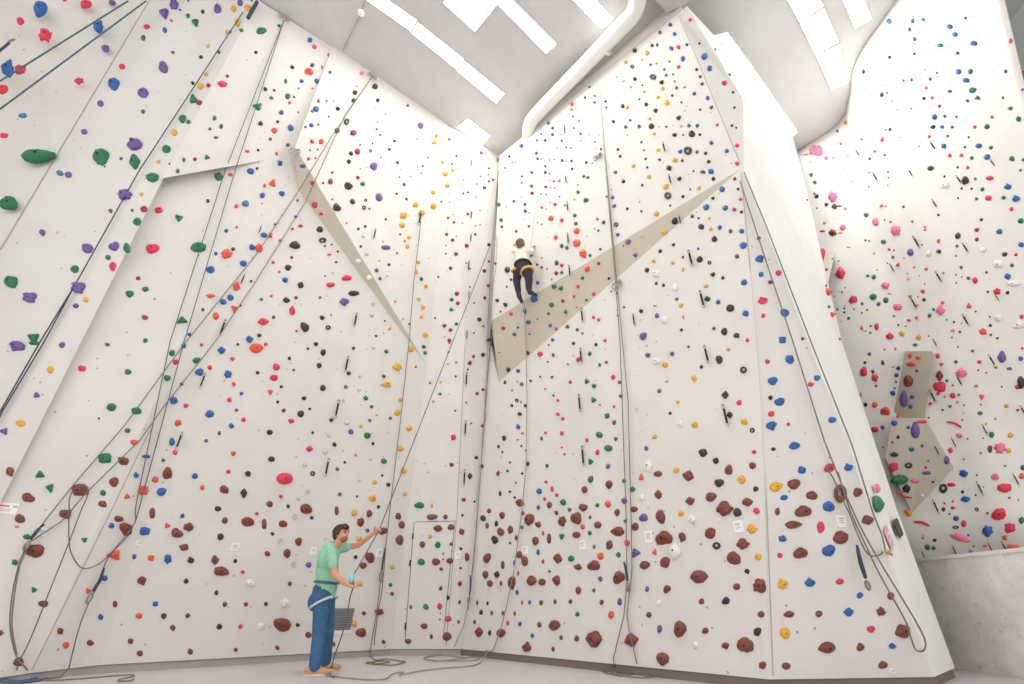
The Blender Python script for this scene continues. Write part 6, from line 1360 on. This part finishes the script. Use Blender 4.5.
def hand(parts, wrist, dirv, palm_n, thumb_side, L=.185, curl=.9):
    "palm and five bent fingers; dirv wrist->fingers, palm_n the way the fingers curl, thumb_side lateral"
    d = dirv.normalized(); pn = (palm_n-d*palm_n.dot(d)).normalized(); s = d.cross(pn).normalized()
    if s.dot(thumb_side) < 0: s = -s
    pc = wrist+d*L*.27
    parts.append(('e', pc, s*.042, pn*.019, d*.054))
    ln = [.40, .45, .42, .34]
    for k, off in enumerate((.030, .010, -.010, -.030)):
        b = wrist+d*L*.48+s*off; seg = L*ln[k]/3; dd = d.copy(); p = b
        for q in range(3):
            ang = curl*(.55+.25*q); dd = (dd*math.cos(ang)+pn*math.sin(ang)).normalized(); pn2 = pn
            nx = p+dd*seg*1.15; r = .0098-.0010*q-(.001 if k == 3 else 0)
            parts.append(('c', p, nx, r, r-.0008, 8)); p = nx
            pn = (pn-dd*pn.dot(dd)).normalized()
        pn = (palm_n-d*palm_n.dot(d)).normalized()
    b = wrist+d*L*.16+s*.034; t1_ = b+(d*.6+s*.75+pn*.35).normalized()*.042; t2_ = t1_+(d*.75+s*.15+pn*.65).normalized()*.036
    parts.append(('c', b, t1_, .013, .0115, 8)); parts.append(('c', t1_, t2_, .0115, .009, 8))

def head(parts, c, fwd, up, sc=1.0):
    f = fwd.normalized(); u = (up-f*up.dot(f)).normalized(); s = f.cross(u)
    parts.append(('e', c+u*.025*sc-f*.012*sc, s*.076*sc, f*.096*sc, u*.098*sc))      # cranium
    parts.append(('e', c-u*.050*sc+f*.030*sc, s*.056*sc, f*.064*sc, u*.070*sc))      # jaw
    parts.append(('c', c-u*.088*sc+f*.058*sc, c-u*.090*sc+f*.068*sc, .024*sc, .018*sc))   # chin
    parts.append(('c', c+u*.014*sc+f*.088*sc, c-u*.022*sc+f*.112*sc, .010*sc, .015*sc, 8))   # nose
    parts.append(('c', c-u*.056*sc+f*.086*sc-s*.018*sc, c-u*.056*sc+f*.086*sc+s*.018*sc, .010*sc, .010*sc, 8))   # lips
    for q in (-1, 1):
        parts.append(('e', c-u*.005*sc-f*.012*sc+s*q*.078*sc, s*.010*sc, f*.020*sc, u*.032*sc, 2))   # ears
        parts.append(('c', c+u*.034*sc+f*.083*sc+s*q*.016*sc, c+u*.034*sc+f*.072*sc+s*q*.046*sc, .010*sc, .009*sc, 8))   # brow ridge
    return f, u, s
def pc(cx, cy, Y):      # photo crop pixel of the belayer -> point at depth Y
    return at_y(290+cx/3.933, 510+cy/3.933, Y)
YB = 6.85
pel = pc(133, 338, YB); che = pc(150, 205, YB); nek = pc(180, 138, YB)
shN = pc(162, 172, YB-.17); elN = pc(176, 258, YB-.24); wrN = pc(226, 293, YB-.24)
shF = pc(190, 152, YB+.17); elF = pc(268, 138, YB+.24); wrF = pc(328, 92, YB+.20)
hipN = pc(126, 350, YB-.10); knN = pc(112, 492, YB-.16); anN = pc(96, 622, YB-.20)
hipF = pc(146, 346, YB+.10); knF = pc(150, 478, YB+.20); anF = pc(140, 596, YB+.34)
anN.z = max(anN.z, .095); anF.z = .095
hc = pc(203, 96, YB-.02)
fwd = Vector((.90, -.38, .10)).normalized()
P = []
f, u, s = head(P, hc, fwd, Vector((-.12, .05, 1)))
P += [('c', nek-Vector((.02, 0, .05)), hc-u*.07-f*.02, .062, .056)]
P += [('e', che+Vector((-.01, 0, .05)), Vector((.105, 0, 0)), Vector((0, .17, 0)), Vector((0, 0, .20))), ('c', che-Vector((0, 0, .05)), pel+Vector((0, 0, .06)), .125, .12)]
P += [('c', nek-Vector((.03, 0, .10)), shN, .07, .06), ('c', nek-Vector((.03, 0, .10)), shF, .07, .06)]
P += [('c', shN, elN, .052, .041), ('c', elN, wrN, .042, .029), ('c', shF, elF, .05, .04), ('c', elF, wrF, .041, .028)]
P += [('c', pel, hipN, .11, .095), ('c', pel, hipF, .11, .095), ('c', hipN, knN, .082, .058), ('c', knN, anN, .056, .040), ('c', hipF, knF, .082, .058), ('c', knF, anF, .056, .040)]
hand(P, wrN, pc(252, 303, YB-.22)-wrN, Vector((.15, -.2, 1)), Vector((.3, 0, 1)), curl=.95)
hand(P, wrF, pc(352, 78, YB+.19)-wrF, Vector((.1, -.9, -.2)), Vector((0, .0, 1)), curl=.95)
person = solid('person', P, SKIN, None, .0075, 3)
tag(person, 'belayer in mint t-shirt and blue jeans standing on the floor, holding the rope', 'person')
# shirt
P = [('e', che+Vector((-.005, 0, .05)), Vector((.135, 0, 0)), Vector((0, .195, 0)), Vector((0, 0, .215))), ('c', che-Vector((0, 0, .04)), pel+Vector((.01, 0, .13)), .148, .142),
     ('c', pel+Vector((.01, 0, .17)), pel+Vector((.015, 0, .05)), .145, .142),
     ('c', nek-Vector((.035, 0, .11)), shN, .082, .074), ('c', nek-Vector((.035, 0, .11)), shF, .082, .074), ('c', shN, shN.lerp(elN, .52), .074, .066), ('c', shF, shF.lerp(elF, .42), .07, .064)]
shirt = solid('t_shirt', P, MINT, person, .011, 4)
# jeans
P = [('c', pel+Vector((-.01, 0, .06)), pel+Vector((-.01, 0, -.02)), .147, .145), ('c', pel, hipN, .13, .115), ('c', pel, hipF, .13, .115),
     ('e', pel+Vector((-.075, -.03, -.06)), Vector((.10, 0, 0)), Vector((0, .14, 0)), Vector((0, 0, .12))),
     ('c', hipN, knN, .108, .078), ('c', knN, anN-Vector((0, 0, .0)), .076, .070), ('c', hipF, knF, .106, .078), ('c', knF, anF, .076, .070)]
jeans = solid('jeans', P, JEAN, person, .011, 3)
def shoe(name, an, d, parent, m, L=.27, sc=1.0):
    d = Vector((d.x, d.y, 0)).normalized(); sd = Vector((-d.y, d.x, 0)); g = Vector((an.x, an.y, 0))
    Q = [('e', g-d*.055*sc+Vector((0, 0, .055*sc)), d*.055*sc, sd*.040*sc, Vector((0, 0, .055*sc))), ('c', g-d*.04*sc+Vector((0, 0, .042*sc)), g+d*.12*sc+Vector((0, 0, .038*sc)), .042*sc, .040*sc),
         ('e', g+d*.14*sc+Vector((0, 0, .036*sc)), d*.075*sc, sd*.048*sc, Vector((0, 0, .034*sc))), ('c', g+Vector((0, 0, .05*sc)), g+Vector((0, 0, .11*sc)), .045*sc, .043*sc)]
    o = solid(name, Q, m, parent, .009, 3); return o, g, d, sd
for an, toe in ((anN, Vector((.95, .25, 0))), (anF, Vector((.98, .1, 0)))):
    o, g, d, sd = shoe('shoe', an, toe, person, TAN)
    bm = bmesh.new(); ring = []
    for k in range(20):
        a = 2*math.pi*k/20; ring.append(g+d*(.035+.15*math.cos(a))+sd*(.047*math.sin(a))+Vector((0, 0, .002)))
    prism_bm(bm, ring, Vector((0, 0, .018))); bm_obj('sole', bm, mat('shoe_sole', (226, 206, 186), rough=.7), o)
# hair, stubble, eyes
P = [('e', hc+u*.058-f*.030, s*.090, f*.104, u*.082), ('e', hc+u*.01-f*.066, s*.086, f*.062, u*.090), ('e', hc+u*.102+f*.030, s*.062, f*.06, u*.035), ('e', hc+u*.080+f*.068, s*.060, f*.034, u*.030),
     ('e', hc+u*.055-f*.125, s*.035, f*.04, u*.04), ('e', hc+u*.02-f*.02+s*.076, s*.018, f*.05, u*.05), ('e', hc+u*.02-f*.02-s*.076, s*.018, f*.05, u*.05)]
hair = solid('hair', P, HAIRM, person, .009, 1)
P = [('e', hc-u*.066+f*.044, s*.056, f*.057, u*.050), ('c', hc-u*.092+f*.056, hc-u*.092+f*.068, .026, .021), ('c', hc-u*.043+f*.088-s*.02, hc-u*.043+f*.088+s*.02, .010, .010, 8)]
solid('beard', P, STUB, person, .007, 2)
for q in (-1, 1):
    bm = bmesh.new(); ellip(bm, hc+u*.012+f*.085+s*q*.032, s*.014, f*.012, u*.009, 2); bm_obj('eye', bm, EYEM, person, True)
    bm = bmesh.new(); tube_bm(bm, [hc+u*.040+f*.094+s*q*.014, hc+u*.044+f*.088+s*q*.034, hc+u*.036+f*.076+s*q*.05], .006, 6); bm_obj('eyebrow', bm, HAIRM, person, True)
# harness: waist belt and leg loops
def loop(c, X, Y, r, name, m, parent, flat=1.0, seg=28):
    bm = bmesh.new(); tube_bm(bm, [c+X*math.cos(a)+Y*math.sin(a) for a in [2*math.pi*k/seg for k in range(seg)]], r, 8, True); return bm_obj(name, bm, m, parent, True)
hb = pel+Vector((.008, 0, .155)); 
har = loop(hb, Vector((.150, 0, -.01)), Vector((0, .158, 0)), .017, 'harness_belt', mat('navy_webbing', (84, 104, 130), rough=.8, var=.1), person)
for hp, kn, tilt in ((hipN, knN, -.02), (hipF, knF, .02)):
    c = hp.lerp(kn, .10)+Vector((.0, tilt*.5, 0)); loop(c, Vector((.120, 0, .062)), Vector((0, .118, 0)), .015, 'leg_loop', GREYW, person)
bm = bmesh.new(); tube_bm(bm, smooth([pel+Vector((.155, -.02, .15)), pel+Vector((.175, -.03, .08)), pel+Vector((.14, -.04, .0))], 5), .011, 6); bm_obj('belay_loop', bm, GREYW, person, True)
# belay device with pale blue glove-like handle at the lower hand
gN = pc(250, 302, YB-.22); gF = pc(350, 80, YB+.19)
dev = pc(242, 270, YB-.20)
bm = bmesh.new(); ellip(bm, dev, Vector((.035, 0, .02)), Vector((0, .03, 0)), Vector((-.02, 0, .055)), 2); ellip(bm, dev+Vector((.02, 0, .03)), Vector((.028, 0, 0)), Vector((0, .02, 0)), Vector((0, 0, .03)), 2)
dv = bm_obj('belay_device', bm, TEAL, None, True); tag(dv, "pale blue belay device on the rope just above the belayer's lower hand", 'belay device')
# rope in his hands
floor_pt = at_z(333, 676, .012)
rope('rope', [straight(R_TOP, gF, 14) + straight(gF, dev, 8)[1:] + smooth([dev, gN+Vector((.0, -.0, .02)), pc(236, 345, YB-.2), pc(222, 430, YB-.12), pc(200, 505, YB-.05), pc(175, 575, YB-.02), pc(165, 615, YB-.1)], 5)[1:] + smooth(Fl([(331, 668), (329, 674), (334, 677)]), 4)],
     R_DARK, .0085, "taut dark rope from the corner through the belayer's hands to his feet")

# climber on the right wall
def kc(cx, cy, off):
    x, y = 500+cx/8.55, 230+cy/8.55; l, n = hit(x, y); r = ray(x, y).normalized(); return l-r*(off/abs(n.dot(r)))
chd = kc(186, 128, .40); cnk = kc(186, 165, .38); cch = kc(188, 220, .34); cpl = kc(195, 318, .40)
cn = hit(521, 265)[1]; cu_ = Vector((0, 0, 1)); cs = cu_.cross(-cn).normalized()
if cs.x < 0: cs = -cs
shL = kc(152, 185, .36); shR = kc(232, 185, .36); elL = kc(118, 180, .26); elR = kc(268, 190, .26); haL = kc(108, 140, .10); haR = kc(272, 158, .10)
hpL = kc(158, 345, .38); hpR = kc(232, 345, .38); kL = kc(142, 430, .34); kR = kc(248, 428, .30); anL = kc(158, 535, .30); anR = kc(246, 510, .26)
P = []
hf, hu, hsd = head(P, chd, -cn+Vector((0, 0, .35)), Vector((0, 0, 1)))
P += [('c', cnk, chd-hu*.06, .06, .055), ('c', cch, cpl, .12, .12), ('c', cnk-hu*.08, shL, .07, .055), ('c', cnk-hu*.08, shR, .07, .055), ('e', cch, cs*.16, cn*.10, cu_*.2),
      ('c', shL, elL, .05, .042), ('c', elL, haL, .04, .028), ('c', shR, elR, .05, .042), ('c', elR, haR, .04, .028), ('c', cpl, hpL, .11, .09), ('c', cpl, hpR, .11, .09),
      ('c', hpL, kL, .08, .058), ('c', kL, anL, .055, .038), ('c', hpR, kR, .08, .058), ('c', kR, anR, .055, .038)]
hand(P, haL, Vector((0, 0, 1))-cn*.4, -cn, cs, curl=.7); hand(P, haR, Vector((0, 0, 1))-cn*.4, -cn, -cs, curl=.7)
climber = solid('person', P, SKIN, None, .012, 3)
tag(climber, 'climber in pale top and dark trousers, arms raised, high on the right wall', 'person')
CREAM = mat('cream_top', (226, 222, 204), rough=.9, var=.06, vscale=10, bump=.3, bscale=20); TROU = mat('dark_trousers', (58, 58, 74), rough=.9, var=.15, vscale=8)
YEL = mat('yellow_webbing', (226, 190, 70), rough=.8, var=.06); SHO = mat('dark_climbing_shoe', (50, 54, 66), rough=.6, var=.08)
P = [('e', cch, cs*.19, cn*.125, cu_*.23), ('c', cch, cpl+cu_*.10, .15, .14), ('c', cnk-hu*.08, shL, .08, .068), ('c', cnk-hu*.08, shR, .08, .068), ('c', shL, elL, .066, .056), ('c', elL, elL.lerp(haL, .75), .054, .042), ('c', shR, elR, .066, .056), ('c', elR, elR.lerp(haR, .75), .054, .042)]
solid('top', P, CREAM, climber, .014, 3)
P = [('c', cpl+cu_*.07, cpl-cu_*.03, .148, .145), ('c', cpl, hpL, .13, .115), ('c', cpl, hpR, .13, .115), ('c', hpL, kL, .108, .082), ('c', kL, kL.lerp(anL, .85), .08, .062), ('c', hpR, kR, .108, .082), ('c', kR, kR.lerp(anR, .85), .08, .062)]
solid('trousers', P, TROU, climber, .014, 3)
loop(cpl+cu_*.07, cs*.158, cn*.155, .024, 'harness_belt', mat('black_belt', (44, 42, 44), rough=.8, var=.1), climber)
for hp, kn in ((hpL, kL), (hpR, kR)): loop(hp.lerp(kn, .12), cs*.124+cu_*.03*(1 if hp is hpR else -1), cn*.124, .026, 'leg_loop', YEL, climber)
for an, dd in ((anL, -cn*1-cu_*1.4), (anR, -cn*1-cu_*.5+cs*.7)):
    d = dd.normalized(); Q = [('c', an, an+d*.03-cu_*.05, .05, .052), ('c', an-cu_*.05+d*.02, an-cu_*.06+d*.15, .05, .036)]
    solid('climbing_shoe', Q, SHO, climber, .011, 2)
P = [('e', chd+hu*.05-hf*.035, hsd*.092, hf*.10, hu*.088), ('e', chd-hf*.055, hsd*.084, hf*.07, hu*.09)]
solid('hair', P, mat('light_brown_hair', (122, 96, 72), rough=.8, var=.2, vscale=40, bump=.5), climber, .011, 1)
# rope from the climber to the corner anchor line
rope('rope', [straight(cpl-cn*.16+cu_*.1, onwall(530, 90, .05), 10)], R_GREY, .005, 'thin rope running up the right wall above the climber')
